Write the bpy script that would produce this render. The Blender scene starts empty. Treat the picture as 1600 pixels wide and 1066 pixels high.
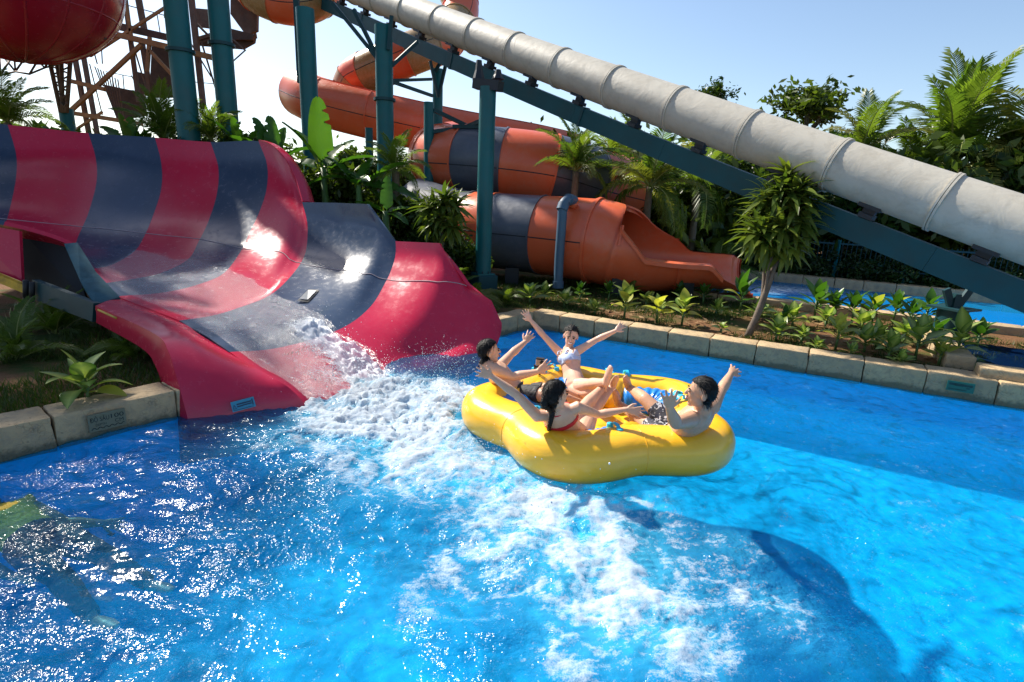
import bpy, bmesh, math, random
import numpy as np
from mathutils import Vector, Matrix, noise as mnoise
random.seed(7); rng = np.random.default_rng(7)
SC = bpy.context.scene; COL = SC.collection
rad = math.radians; PI = math.pi
# ------------------------------------------------------------------ camera
F = 860.0; PITCH = rad(14.7); ROLL = rad(2.4); CH = 2.1
cam_d = bpy.data.cameras.new('camera'); cam = bpy.data.objects.new('camera', cam_d); COL.objects.link(cam)
cam_d.sensor_width = 36.0; cam_d.lens = 36.0*F/1600.0; cam_d.clip_start = 0.05; cam_d.clip_end = 3000
_R = Matrix.Rotation(PI/2-PITCH, 3, 'X') @ Matrix.Rotation(ROLL, 3, 'Z')
cam.matrix_world = Matrix.Translation((0, 0, CH)) @ _R.to_4x4()
SC.camera = cam
CR = np.array(_R); CC = np.array([0, 0, CH])
def ray(px, py): return CR @ np.array([(px-800)/F, -(py-533)/F, -1.0])
def on(px, py, z=0.0):
    d = ray(px, py); return CC + d*((z-CH)/d[2])
def at(px, py, y):
    d = ray(px, py); return CC + d*(y/d[1])
def reach(P, px, py, L, far=False):
    """point on the sight line through a pixel at distance L from P"""
    d = ray(px, py); d = d/np.linalg.norm(d); m = CC-np.array(P); b = m@d; c = m@m-L*L; q = b*b-c
    if q < 0: 
        p = CC + d*(-b); v = p-np.array(P); return np.array(P)+v/np.linalg.norm(v)*L
    return CC + d*(-b+(math.sqrt(q) if far else -math.sqrt(q)))
# ------------------------------------------------------------------ sky and sun
SUN_AZ, SUN_EL = rad(-50), rad(43)
w = bpy.data.worlds.new('World'); SC.world = w; w.use_nodes = True
nt = w.node_tree; bg = nt.nodes['Background']
sky = nt.nodes.new('ShaderNodeTexSky'); sky.sky_type = 'NISHITA'; sky.sun_disc = False
sky.sun_elevation = SUN_EL; sky.sun_rotation = SUN_AZ
sky.altitude = 0; sky.air_density = 1.0; sky.dust_density = 0.8; sky.ozone_density = 1.5
nt.links.new(sky.outputs[0], bg.inputs[0]); bg.inputs[1].default_value = 0.09
sd = bpy.data.lights.new('sun', 'SUN'); sd.energy = 4.6; sd.angle = rad(1.5); sd.color = (1, 0.93, 0.82)
sun = bpy.data.objects.new('sun', sd); COL.objects.link(sun); sun.location = (-20, 40, 40)
SD = Vector((math.sin(SUN_AZ)*math.cos(SUN_EL), math.cos(SUN_AZ)*math.cos(SUN_EL), math.sin(SUN_EL)))
sun.rotation_euler = SD.to_track_quat('Z', 'Y').to_euler()
SC.view_settings.view_transform = 'Standard'; SC.view_settings.look = 'None'
SC.view_settings.exposure = 1.05; SC.view_settings.gamma = 1.0
SC.render.engine = 'CYCLES'
SC.cycles.max_bounces = 6; SC.cycles.diffuse_bounces = 3; SC.cycles.glossy_bounces = 3; SC.cycles.transparent_max_bounces = 12
SC.cycles.caustics_reflective = False; SC.cycles.caustics_refractive = False
SC.cycles.use_denoising = True
# ------------------------------------------------------------------ node helpers
MATS = {}
def srgb(h):
    h = h.lstrip('#'); c = [int(h[i:i+2], 16)/255 for i in (0, 2, 4)]
    return tuple(((x/12.92) if x <= .04045 else ((x+.055)/1.055)**2.4) for x in c)
class NB:
    def __init__(s, name):
        s.m = bpy.data.materials.new(name); s.m.use_nodes = True; s.t = s.m.node_tree
        s.t.nodes.clear(); s.out = s.n('OutputMaterial'); MATS[name] = s.m
    def n(s, k, **kw):
        nd = s.t.nodes.new('ShaderNode'+k)
        for a, v in kw.items(): setattr(nd, a, v)
        return nd
    def put(s, sock, v):
        if v is None: return
        if hasattr(v, 'is_output') or isinstance(v, bpy.types.NodeSocket): s.t.links.new(v, sock)
        elif isinstance(v, (tuple, list)):
            sock.default_value = tuple(v)+((1,) if len(v) == 3 and len(sock.default_value) == 4 else ())
        else: sock.default_value = v
    def coord(s, kind='Object', scale=None, rot=None):
        o = s.n('TexCoord').outputs[kind]
        if scale is not None or rot is not None:
            mp = s.n('Mapping'); s.put(mp.inputs[0], o)
            if scale is not None: mp.inputs['Scale'].default_value = (scale,)*3 if not isinstance(scale, (tuple, list)) else scale
            if rot is not None: mp.inputs['Rotation'].default_value = rot
            o = mp.outputs[0]
        return o
    def noise(s, scale=5, detail=4, rough=.55, vec=None, dist=0, out='Fac'):
        nd = s.n('TexNoise'); s.put(nd.inputs['Vector'], vec if vec is not None else s.coord())
        nd.inputs['Scale'].default_value = scale; nd.inputs['Detail'].default_value = detail
        nd.inputs['Roughness'].default_value = rough; nd.inputs['Distortion'].default_value = dist
        return nd.outputs[out]
    def voro(s, scale=5, feature='F1', vec=None, out='Distance', rnd=1):
        nd = s.n('TexVoronoi', feature=feature); s.put(nd.inputs['Vector'], vec if vec is not None else s.coord())
        nd.inputs['Scale'].default_value = scale; nd.inputs['Randomness'].default_value = rnd
        return nd.outputs[out]
    def ramp(s, f, stops, interp='LINEAR'):
        nd = s.n('ValToRGB'); s.put(nd.inputs[0], f); e = nd.color_ramp.elements; nd.color_ramp.interpolation = interp
        while len(e) < len(stops): e.new(.5)
        for i, (p, c) in enumerate(stops):
            e[i].position = p; e[i].color = (c, c, c, 1) if not isinstance(c, (tuple, list)) else tuple(c)+(1,)
        return nd.outputs[0]
    def math(s, op, a, b=None, c=None, clamp=False):
        nd = s.n('Math', operation=op, use_clamp=clamp)
        for i, v in enumerate((a, b, c)): s.put(nd.inputs[i], v)
        return nd.outputs[0]
    def mix(s, f, a, b, mode='MIX'):
        nd = s.n('Mix', data_type='RGBA', blend_type=mode)
        s.put(nd.inputs[0], f); s.put(nd.inputs[6], a); s.put(nd.inputs[7], b); return nd.outputs[2]
    def attr(s, name, out='Fac'):
        nd = s.n('Attribute'); nd.attribute_name = name; return nd.outputs[out]
    def rnd(s): return s.n('ObjectInfo').outputs['Random']
    def bump(s, h, strength=.3, dist=.01, normal=None):
        nd = s.n('Bump'); s.put(nd.inputs['Height'], h); nd.inputs['Strength'].default_value = strength
        nd.inputs['Distance'].default_value = dist; s.put(nd.inputs['Normal'], normal); return nd.outputs[0]
    def pbr(s, col, rough=.5, metal=0, normal=None, coat=0, spec=.5, sub=0, ior=None, coatr=.05):
        p = s.n('BsdfPrincipled'); s.put(p.inputs['Base Color'], col); s.put(p.inputs['Roughness'], rough)
        s.put(p.inputs['Metallic'], metal); s.put(p.inputs['Normal'], normal); s.put(p.inputs['Coat Weight'], coat)
        p.inputs['Coat Roughness'].default_value = coatr
        s.put(p.inputs['Specular IOR Level'], spec)
        if ior: p.inputs['IOR'].default_value = ior
        if sub:
            p.inputs['Subsurface Weight'].default_value = sub; p.inputs['Subsurface Radius'].default_value = (.02, .008, .004)
        return p.outputs[0]
    def mixs(s, f, a, b):
        nd = s.n('MixShader'); s.put(nd.inputs[0], f); s.put(nd.inputs[1], a); s.put(nd.inputs[2], b); return nd.outputs[0]
    def done(s, sh): s.t.links.new(sh, s.out.inputs['Surface']); return s.m
def simple(name, col, rough=.5, metal=0, var=.12, scale=6, coat=0, bump=0, bscale=40, spec=.5, dirt=None, dirtamt=.35, dscale=1.3):
    """paint or plastic: base colour, slow mottling, optional dirt and fine relief"""
    b = NB(name)
    n = b.noise(scale, 5, .6)
    c = b.mix(b.ramp(n, [(.25, 0), (.75, 1)]), tuple(x*(1-var) for x in col), tuple(min(1, x*(1+var)) for x in col))
    if dirt is not None:
        d = b.ramp(b.noise(dscale, 8, .68), [(.48, 0), (.75, dirtamt)])
        c = b.mix(d, c, dirt)
    r = b.math('ADD', b.math('MULTIPLY', b.math('SUBTRACT', b.noise(scale*3, 3), .5), .25*rough), rough, clamp=True)
    nm = b.bump(b.noise(bscale, 4), bump, .01) if bump else None
    return b.done(b.pbr(c, r, metal, nm, coat, spec))
def leafmat(name, c1, c2, trans=.35, rough=.38, vein=None, tint=(1.25, 1.35, .55), dark=None):
    """leaf blade: reflecting top, light passing through; colour varies leaf by leaf"""
    b = NB(name)
    f = b.math('ADD', b.math('MULTIPLY', b.rnd(), .55), b.math('MULTIPLY', b.noise(3.0, 4), .5), clamp=True)
    try: f = b.math('ADD', f, b.math('SUBTRACT', b.attr('lv'), .0), clamp=True)
    except Exception: pass
    c = b.mix(f, c1, c2)
    if vein is not None:
        c = b.mix(b.attr('vein'), c, vein)
    g = b.pbr(c, rough, spec=.35)
    t = b.n('BsdfTranslucent'); b.put(t.inputs[0], b.mix(1.0, c, tint, 'MULTIPLY'))
    return b.done(b.mixs(trans, g, t.outputs[0]))
# ------------------------------------------------------------------ object helpers
def mesh_data(name, V, Fc, mats=None, smooth=True, fm=None, attrs=None, sharp=None):
    me = bpy.data.meshes.new(name)
    V = np.asarray(V, dtype=float)
    if isinstance(Fc, np.ndarray) and Fc.ndim == 2:
        nf, k = Fc.shape
        me.vertices.add(len(V)); me.vertices.foreach_set('co', V.ravel().astype(np.float32))
        me.loops.add(nf*k); me.loops.foreach_set('vertex_index', Fc.ravel().astype(np.int32))
        me.polygons.add(nf); me.polygons.foreach_set('loop_start', np.arange(0, nf*k, k, dtype=np.int32))
        me.update(calc_edges=True)
    else:
        me.from_pydata([tuple(v) for v in V], [], [tuple(f) for f in Fc]); me.update()
    for m in (mats if isinstance(mats, (list, tuple)) else [mats]):
        if m is not None: me.materials.append(MATS[m] if isinstance(m, str) else m)
    if fm is not None: me.polygons.foreach_set('material_index', np.asarray(fm, dtype=np.int32))
    if smooth: me.polygons.foreach_set('use_smooth', np.ones(len(me.polygons), dtype=bool))
    if attrs:
        for k2, v in attrs.items():
            a = me.attributes.new(k2, 'FLOAT', 'POINT'); a.data.foreach_set('value', np.asarray(v, dtype=np.float32))
    if sharp is not None: me.set_sharp_from_angle(angle=rad(sharp))
    return me
def link(name, me, parent=None):
    o = bpy.data.objects.new(name, me); COL.objects.link(o)
    if parent is not None:
        o.parent = parent
    return o
def tag(o, label=None, cat=None, group=None, kind=None):
    if label: o['label'] = label
    if cat: o['category'] = cat
    if group: o['group'] = group
    if kind: o['kind'] = kind
    return o
ROOTLOC = {}
def thing(name, label, cat, loc=(0, 0, 0), group=None):
    o = bpy.data.objects.new(name, None); COL.objects.link(o); o.location = tuple(loc); o.empty_display_size = .1
    tag(o, label, cat, group); ROOTLOC[o.name] = Vector(tuple(loc)); return o
def part(name, V, Fc, mat, root, **kw):
    """vertices are given in world coordinates; root is an unrotated Empty (or None)"""
    o = link(name, mesh_data(name, V, Fc, mat, **kw), root)
    if root is not None: 
        o.location = -ROOTLOC[root.name] if root.name in ROOTLOC else Vector((0, 0, 0))
    return o
def struct(name, V, Fc, mat, **kw):
    o = part(name, V, Fc, mat, None, **kw); o['kind'] = 'structure'; return o
# ------------------------------------------------------------------ shape helpers: each returns (V, F)
def join(items):
    V = []; Fc = []; n = 0
    for v, f in items:
        v = np.asarray(v, float); V.append(v); Fc += [tuple(i+n for i in q) for q in f]; n += len(v)
    return np.vstack(V), Fc
def box(c, s, rot=0.0, bev=0.0):
    """axis box centre c, full sizes s, turned about z; bevelled by chamfering when bev > 0"""
    x, y, z = [a/2 for a in s]
    if bev <= 0:
        V = np.array([[i*x, j*y, k*z] for i in (-1, 1) for j in (-1, 1) for k in (-1, 1)])
        Fc = [(0, 1, 3, 2), (4, 6, 7, 5), (0, 4, 5, 1), (2, 3, 7, 6), (0, 2, 6, 4), (1, 5, 7, 3)]
    else:
        bm = bmesh.new(); bmesh.ops.create_cube(bm, size=1)
        for v in bm.verts: v.co = Vector((v.co.x*2*x, v.co.y*2*y, v.co.z*2*z))
        bmesh.ops.bevel(bm, geom=list(bm.edges), offset=bev, segments=1, affect='EDGES', profile=.5)
        bm.verts.index_update(); V = np.array([v.co[:] for v in bm.verts]); Fc = [tuple(v.index for v in f.verts) for f in bm.faces]; bm.free()
    cr, sr = math.cos(rot), math.sin(rot)
    V = np.stack([V[:, 0]*cr-V[:, 1]*sr, V[:, 0]*sr+V[:, 1]*cr, V[:, 2]], 1)+np.array(c)
    return V, Fc
def frames(P, up=None):
    P = np.asarray(P, float); n = len(P); T = np.gradient(P, axis=0); T /= np.linalg.norm(T, axis=1)[:, None]+1e-12
    u = np.array(up if up is not None else (0, 0, 1.0)); 
    if abs(T[0] @ u) > .97: u = np.array((1.0, 0, 0))
    N = np.zeros_like(P); B = np.zeros_like(P); v = u-T[0]*(T[0] @ u); v /= np.linalg.norm(v)
    for i in range(n):
        v = v-T[i]*(T[i] @ v); v /= np.linalg.norm(v)+1e-12; N[i] = v; B[i] = np.cross(T[i], v)
    return T, N, B
def sweep(P, r, ns=12, caps=True, up=None, a0=0, a1=2*PI, ry=None):
    """tube along P; radius scalar or per point; optional partial arc (open shell)"""
    P = np.asarray(P, float); n = len(P); r = np.broadcast_to(np.asarray(r, float), (n,)); ry = r if ry is None else np.broadcast_to(np.asarray(ry, float), (n,))
    T, N, B = frames(P, up); full = abs(a1-a0-2*PI) < 1e-6
    k = ns if full else ns+1
    A = np.linspace(a0, a1, ns, endpoint=False) if full else np.linspace(a0, a1, k)
    V = (P[:, None]+N[:, None]*(np.cos(A)[None, :, None]*r[:, None, None])+B[:, None]*(np.sin(A)[None, :, None]*ry[:, None, None])).reshape(-1, 3)
    Fc = []
    for i in range(n-1):
        for j in range(ns):
            j2 = (j+1) % k; Fc.append((i*k+j, i*k+j2, (i+1)*k+j2, (i+1)*k+j))
    if caps and full: Fc.append(tuple(range(k-1, -1, -1))); Fc.append(tuple((n-1)*k+j for j in range(k)))
    return V, Fc
def cyl(a, b, r, ns=12, r2=None):
    return sweep([a, b], [r, r if r2 is None else r2], ns)
def beam(a, b, wd, h, up=(0, 0, 1)):
    """rectangular bar between two points"""
    a = np.array(a, float); b = np.array(b, float); t = (b-a)/np.linalg.norm(b-a); u = np.array(up, float)
    if abs(t @ u) > .98: u = np.array((0, 1.0, 0))
    s = np.cross(t, u); s /= np.linalg.norm(s); n = np.cross(s, t)
    V = [p+s*i*wd/2+n*j*h/2 for p in (a, b) for i, j in ((-1, -1), (1, -1), (1, 1), (-1, 1))]
    return np.array(V), [(3, 2, 1, 0), (4, 5, 6, 7), (0, 1, 5, 4), (1, 2, 6, 5), (2, 3, 7, 6), (3, 0, 4, 7)]
def spline(P, n):
    """Catmull-Rom through the points (any dimension), n samples"""
    P = np.asarray(P, float); m = len(P); Q = np.vstack([2*P[0]-P[1], P, 2*P[-1]-P[-2]])
    out = []
    for s in np.linspace(0, m-1, n):
        i = min(int(s), m-2); t = s-i; a, b, c, d = Q[i], Q[i+1], Q[i+2], Q[i+3]
        out.append(.5*((2*b)+(-a+c)*t+(2*a-5*b+4*c-d)*t*t+(-a+3*b-3*c+d)*t**3))
    return np.array(out)
def grid_faces(nu, nv, closed_u=False, closed_v=False):
    i = np.arange(nu if closed_u else nu-1); j = np.arange(nv if closed_v else nv-1)
    I, J = np.meshgrid(i, j, indexing='ij'); I2 = (I+1) % nu; J2 = (J+1) % nv
    return np.stack([I*nv+J, I2*nv+J, I2*nv+J2, I*nv+J2], -1).reshape(-1, 4)
def solid(V, Fq, thick):
    """give an open shell (V, quads) a thickness against its normals, with a closed rim"""
    me = bpy.data.meshes.new('tmp'); me.from_pydata([tuple(v) for v in V], [], [tuple(int(x) for x in f) for f in Fq]); me.update()
    N = np.zeros(len(V)*3, dtype=np.float32); me.vertices.foreach_get('normal', N); N = N.reshape(-1, 3)
    V = np.asarray(V, float); n = len(V); V2 = np.vstack([V, V-N*thick])
    cnt = {}
    for f in Fq:
        for a, b in zip(f, tuple(f[1:])+(f[0],)):
            cnt[(int(a), int(b))] = 1
    Fc = [tuple(int(x) for x in f) for f in Fq]+[tuple(int(x)+n for x in f[::-1]) for f in Fq]
    for (a, b) in cnt:
        if (b, a) not in cnt: Fc.append((b, a, a+n, b+n))
    bpy.data.meshes.remove(me); return V2, Fc
# gradient noise in numpy
_perm = np.random.default_rng(3).permutation(512)
_g2 = np.stack([np.cos(np.linspace(0, 2*PI, 512, endpoint=False)), np.sin(np.linspace(0, 2*PI, 512, endpoint=False))], 1)
def pn(x, y, seed=0):
    xi = np.floor(x).astype(int); yi = np.floor(y).astype(int); xf = x-xi; yf = y-yi
    def g(a, b, dx, dy):
        h = _perm[(_perm[(a+seed*37) & 511]+b) & 511]; gg = _g2[h]; return gg[..., 0]*dx+gg[..., 1]*dy
    u = xf*xf*xf*(xf*(xf*6-15)+10); v = yf*yf*yf*(yf*(yf*6-15)+10)
    a = g(xi, yi, xf, yf); b = g(xi+1, yi, xf-1, yf); c = g(xi, yi+1, xf, yf-1); d = g(xi+1, yi+1, xf-1, yf-1)
    return (a*(1-u)+b*u)*(1-v)+(c*(1-u)+d*u)*v
def fbm(x, y, o=4, seed=0, gain=.5, lac=2.03):
    s = 0; a = 1
    for i in range(o):
        s = s+a*pn(x, y, seed+i); x = x*lac+3.1; y = y*lac-1.7; a *= gain
    return s
def sstep(a, b, x): t = np.clip((x-a)/(b-a), 0, 1); return t*t*(3-2*t)
# ================================================================== materials of the setting
def stone_mat(name, c1, c2, c3):
    b = NB(name)
    v = b.coord('Object')
    n = b.noise(2.2, 7, .62, v); n2 = b.noise(11, 6, .7, v, .6)
    c = b.mix(b.ramp(n, [(.3, 0), (.7, 1)]), c1, c2)
    c = b.mix(b.math('MULTIPLY', b.ramp(n2, [(.46, 0), (.68, 1)]), .7), c, c3)
    c = b.mix(b.math('MULTIPLY', b.math('SUBTRACT', b.rnd(), .3), .45, clamp=True), c, c3)
    cr = b.ramp(b.voro(3.3, 'DISTANCE_TO_EDGE', b.noise(4, 3, .6, v, 0, 'Color')), [(0, 1), (.018, 0)])
    c = b.mix(b.math('MULTIPLY', cr, .5), c, tuple(x*.35 for x in c1))
    sep = b.n('SeparateXYZ'); b.put(sep.inputs[0], v)
    wl = b.ramp(b.math('ADD', sep.outputs[2], b.math('MULTIPLY', b.noise(9, 4, .65, v), .16)), [(-.03+.03, 1), (.045, 0)])
    c = b.mix(b.math('MULTIPLY', wl, .75), c, (.075, .075, .05))
    nm = b.bump(b.math('SUBTRACT', b.math('ADD', n2, b.math('MULTIPLY', b.noise(45, 4, .7, v), .4)), b.math('MULTIPLY', cr, .4)), .55, .02)
    return b.done(b.pbr(c, .78, normal=nm, spec=.3))
stone_mat('coping_stone', (.54, .39, .215), (.40, .285, .16), (.25, .205, .145))
def ground_mat():
    b = NB('garden_soil'); v = b.coord('Object')
    n = b.noise(1.1, 6, .6, v); n2 = b.noise(28, 6, .7, v)
    c = b.mix(n2, (.11, .052, .024), (.21, .11, .052))
    g = b.mix(b.noise(40, 4, .7, v), (.018, .042, .008), (.05, .085, .015))
    c = b.mix(b.ramp(n, [(.48, 0), (.62, 1)]), c, g)
    return b.done(b.pbr(c, .92, normal=b.bump(n2, .8, .03), spec=.15))
ground_mat()
simple('pool_paint', (.004, .53, .97), .6, 0, .06, 1.2, spec=.2)
simple('deck_stone', (.33, .27, .19), .8, bump=.4)
def water_mat():
    b = NB('pool_water'); v = b.coord('Object')
    patch = b.ramp(b.noise(.85, 2, .6, v), [(.38, .22), (.60, 1.0)])
    h = b.math('MULTIPLY', b.math('ADD', b.noise(5.5, 3, .55, v), b.math('MULTIPLY', b.noise(24, 2, .62, v), .42)), patch)
    nm = b.bump(h, .75, .06)
    foam = b.attr('foam'); halo = b.attr('halo')
    fn = b.noise(30, 4, .74, v); fb = b.noise(110, 1, .5, v)
    fm = b.ramp(b.math('ADD', foam, b.math('ADD', b.math('MULTIPLY', b.math('SUBTRACT', fn, .52), 1.0), b.math('MULTIPLY', b.math('SUBTRACT', fb, .5), .7))), [(.15, 0), (.38, .36), (.66, .76), (.95, 1)])
    tr = b.n('BsdfTransparent')
    # ripple light and shade painted as noise into the transparent tint
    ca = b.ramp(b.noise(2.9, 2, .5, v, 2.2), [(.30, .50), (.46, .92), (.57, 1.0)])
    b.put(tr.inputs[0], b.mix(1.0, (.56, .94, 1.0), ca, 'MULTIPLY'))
    df = b.n('BsdfDiffuse'); b.put(df.inputs[0], b.mix(halo, (.002, .31, .72), (.10, .60, .82))); b.put(df.inputs['Normal'], nm)
    rf = b.n('BsdfRefraction'); b.put(rf.inputs[0], (.58, .94, 1.0)); rf.inputs['IOR'].default_value = 1.33; rf.inputs['Roughness'].default_value = .10; b.put(rf.inputs['Normal'], nm)
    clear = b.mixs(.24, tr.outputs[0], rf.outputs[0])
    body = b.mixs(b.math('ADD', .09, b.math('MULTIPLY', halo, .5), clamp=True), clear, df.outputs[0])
    gl = b.n('BsdfGlossy'); b.put(gl.inputs['Roughness'], .13); b.put(gl.inputs['Normal'], nm)
    fr = b.n('Fresnel'); fr.inputs[0].default_value = 1.33; b.put(fr.inputs['Normal'], nm)
    s = b.mixs(b.math('MULTIPLY', fr.outputs[0], .45), body, gl.outputs[0])
    fd = b.n('BsdfDiffuse'); b.put(fd.inputs[0], (.66, .72, .76)); b.put(fd.inputs['Normal'], b.bump(fn, .45, .02))
    tl = b.n('BsdfTranslucent'); b.put(tl.inputs[0], (.60, .70, .76))
    b.done(b.mixs(fm, s, b.mixs(.42, fd.outputs[0], tl.outputs[0])))
water_mat()
def calm_mat():
    b = NB('calm_water'); v = b.coord('Object')
    nm = b.bump(b.noise(6, 4, .6, v, .8), .35, .04)
    tr = b.n('BsdfTransparent'); b.put(tr.inputs[0], (.45, .84, .98))
    df = b.n('BsdfDiffuse'); b.put(df.inputs[0], (.008, .30, .68))
    fm = b.math('MULTIPLY', b.attr('foam'), b.ramp(b.noise(9, 5, .7, v), [(.35, 0), (.6, 1)]))
    gl = b.n('BsdfGlossy'); b.put(gl.inputs['Roughness'], .07); b.put(gl.inputs['Normal'], nm)
    fr = b.n('Fresnel'); fr.inputs[0].default_value = 1.33; b.put(fr.inputs['Normal'], nm)
    s = b.mixs(b.math('MULTIPLY', fr.outputs[0], .4), b.mixs(.4, tr.outputs[0], df.outputs[0]), gl.outputs[0])
    wf = b.pbr((.85, .9, .92), .6)
    b.done(b.mixs(fm, s, wf))
calm_mat()
# ================================================================== ground with holes for the pools
D1 = np.array((.8762, -.4819, 0)); D2 = np.array((.4819, .8762, 0))
PCOR = np.array((.34, 9.0, 0)); PL = np.array((-3.9, 3.8, 0)); DL = (PCOR-PL)/np.linalg.norm(PCOR-PL)
NL = np.array((-DL[1], DL[0], 0))            # outward normal of the left pool wall
PW = PCOR+D1*13.5; PLE = PL-DL*3.4
pool = [PLE, PCOR, PW, np.array((11.5, .85, 0)), np.array((PLE[0]+.3, .85, 0))]
FA = np.array((4.0, 11.75, 0)); FB = FA+D1*11; FD = FA+D2*4.5
farpool = [FA, FB, FB+D2*4.5, FD]
GZ = .19
def off(poly, d):
    c = sum(poly)/len(poly); return [p+(p-c)/np.linalg.norm(p-c)*d for p in poly]
bm = bmesh.new()
S = 900
def loop(pts, z):
    vs = [bm.verts.new((p[0], p[1], z)) for p in pts]
    for a, c in zip(vs, vs[1:]+vs[:1]): bm.edges.new((a, c))
loop([np.array(p) for p in ((-S, -60), (S, -60), (S, S), (-S, S))], GZ); _h = off(pool, .12); _n0 = np.array((-2.75, 5.21, 0)); _n1 = PCOR-DL*1.2; loop([_h[0], _n0+NL*.12, _n0+NL*1.9, _n1+NL*1.9, _n1+NL*.12]+_h[1:], GZ); loop(off(farpool, .12), GZ)
bmesh.ops.triangle_fill(bm, use_beauty=True, use_dissolve=False, edges=bm.edges[:])
bmesh.ops.recalc_face_normals(bm, faces=bm.faces)
for f in bm.faces:
    if f.normal.z < 0: f.normal_flip()
me = bpy.data.meshes.new('ground'); bm.to_mesh(me); bm.free(); me.materials.append(MATS['garden_soil'])
tag(link('ground', me), kind='structure')
def basin(name, poly, top, bottom, mat):
    n = len(poly); V = [(p[0], p[1], top) for p in poly]+[(p[0], p[1], bottom) for p in poly]
    Fc = [(i, (i+1) % n, n+(i+1) % n, n+i) for i in range(n)]+[tuple(range(n, 2*n))]
    return struct(name, V, Fc, mat, smooth=False)
basin('pool_basin', pool, -.03, -1.0, 'pool_paint')
basin('far_pool_basin', farpool, .16, -.8, 'pool_paint')
# deck the photographer stands on
V, Fc = box((2.2, -3.1, .19), (19, 7.75, .1)); struct('pool_deck', V, Fc, 'deck_stone', smooth=False)
# ------------------------------------------------------------------ coping stones
def coping(name, a, b, cuts, inward, wd, z0, z1, seed):
    """a row of dressed stones from a to b; cuts = joint positions along it in metres"""
    r = random.Random(seed); a = np.array(a, float); b = np.array(b, float); t = (b-a)/np.linalg.norm(b-a)
    root = bpy.data.objects.new(name, None); COL.objects.link(root); root['kind'] = 'structure'
    nrm = -np.array(inward, float)
    for s0, s1 in zip(cuts, cuts[1:]):
        bm2 = bmesh.new(); bmesh.ops.create_cube(bm2, size=1)
        L = s1-s0-.012; hw = wd+r.uniform(-.02, .02); hz = z1-z0+r.uniform(-.008, .008)
        for v in bm2.verts: v.co = Vector((v.co.x*L, v.co.y*hw, v.co.z*hz))
        bmesh.ops.bevel(bm2, geom=list(bm2.edges), offset=.016, segments=2, affect='EDGES', profile=.5)
        bmesh.ops.subdivide_edges(bm2, edges=[e for e in bm2.edges if e.calc_length() > .2], cuts=4, use_grid_fill=True)
        for v in bm2.verts:
            p = v.co*6+Vector((seed*3.1+s0*7, 0, 0)); v.co += v.co.normalized()*(mnoise.noise(p)*.013+mnoise.noise(p*3)*.006)
        bm2.verts.index_update(); V = np.array([v.co[:] for v in bm2.verts]); Fc = [tuple(v.index for v in f.verts) for f in bm2.faces]; bm2.free()
        c = a+t*(s0+s1)/2+nrm*(hw/2-.035+r.uniform(-.008, .008)); c[2] = (z0+z1)/2
        M = np.stack([t, np.array((-t[1], t[0], 0)), np.array((0, 0, 1.0))], 1)
        o = part('coping_stone', (V @ M.T)+0, Fc, 'coping_stone', None, sharp=35); o.location = tuple(c); o.parent = root
    return root
jx = [0.0]
for px in (876, 929, 981, 1042, 1107, 1178, 1259, 1345, 1442, 1553):
    p = on(px, 510+(px-833)*.168, 0); jx.append(float((p-PCOR) @ D1))
while jx[-1] < 12.9: jx.append(jx[-1]+.64)
coping('pool_coping', PCOR, PW, jx, -D2, .34, -.04, .27, 3)
j2 = [.35, .80, 1.22]; 
coping('side_pool_coping', PCOR-DL*1.25, PCOR, j2, -NL, .34, -.04, .268, 4)
pj = on(84, 690, 0); sj = float((pj-PLE) @ DL); s3 = float((np.array((-2.95, 4.95, 0))-PLE) @ DL)
coping('slide_side_coping', PLE, PLE+DL*6, [sj-3.1, sj-2.2, sj-1.5, sj-.75, sj, s3-.24, s3+.45], -NL, .36, -.04, .25, 5)
fl = [0, .7, 1.4, 2.1, 2.85, 3.5, 4.2, 4.9, 5.6, 6.3, 7, 7.8, 8.5, 9.3, 10]
coping('far_pool_near_coping', FA-D1*.3, FB, fl, D2, .34, -.05, .33, 6)
coping('far_pool_back_coping', FD-D1*.3, FB+D2*4.5, fl, -D2, .4, -.05, .36, 7)
# ------------------------------------------------------------------ far pool water
n = 60; g = np.linspace(0, 1, n); U, W = np.meshgrid(g, g, indexing='ij')
P = FA[None, None]+D1*(U[..., None]*11)+D2*(W[..., None]*4.5)
P[..., 2] = .13+.02*fbm(P[..., 0]*1.3, P[..., 1]*1.3, 3, 9)
fq = on(1215, 452, .13)[:2]; dd = np.hypot((P[..., 0]-fq[0])/1.0, (P[..., 1]-fq[1])/.6)
struct('far_pool_water', P.reshape(-1, 3), grid_faces(n, n), 'calm_water', attrs={'foam': np.exp(-(dd**2)).ravel()*1.0})
# ------------------------------------------------------------------ the churned pool water
xs = np.concatenate([np.arange(-7.2, 6.6, .019), np.arange(6.6, 12.5, .12)])
ys = [.8]
while ys[-1] < 9.2: ys.append(ys[-1]+max(.012, .0042*ys[-1]))
ys = np.array(ys); X, Y = np.meshgrid(xs, ys, indexing='ij')
def wpt(px, py): p = on(px, py, 0); return p[0], p[1]
FOAM = [(520, 585, .45, 1.25), (590, 610, .55, 1.35), (650, 650, .6, 1.35), (720, 615, .35, 1.0), (560, 680, .5, 1.0), (680, 710, .5, 1.25), (600, 745, .45, .7),
        (770, 750, .48, 1.2), (860, 775, .42, 1.1), (930, 830, .42, 1.1), (800, 830, .4, .8), (1000, 880, .36, 1.1), (880, 900, .4, .75), (960, 960, .34, .95), (1050, 980, .26, 1.0),
        (900, 1020, .28, .7), (1090, 1030, .22, .9), (1150, 850, .24, .75), (1180, 930, .22, .8), (1010, 790, .28, .7), (440, 690, .35, .5), (700, 880, .35, .5), (480, 640, .3, .7), (1250, 1000, .22, .55), (620, 960, .3, .3), (1240, 940, .16, .5)]
den = np.zeros_like(X)
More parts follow.
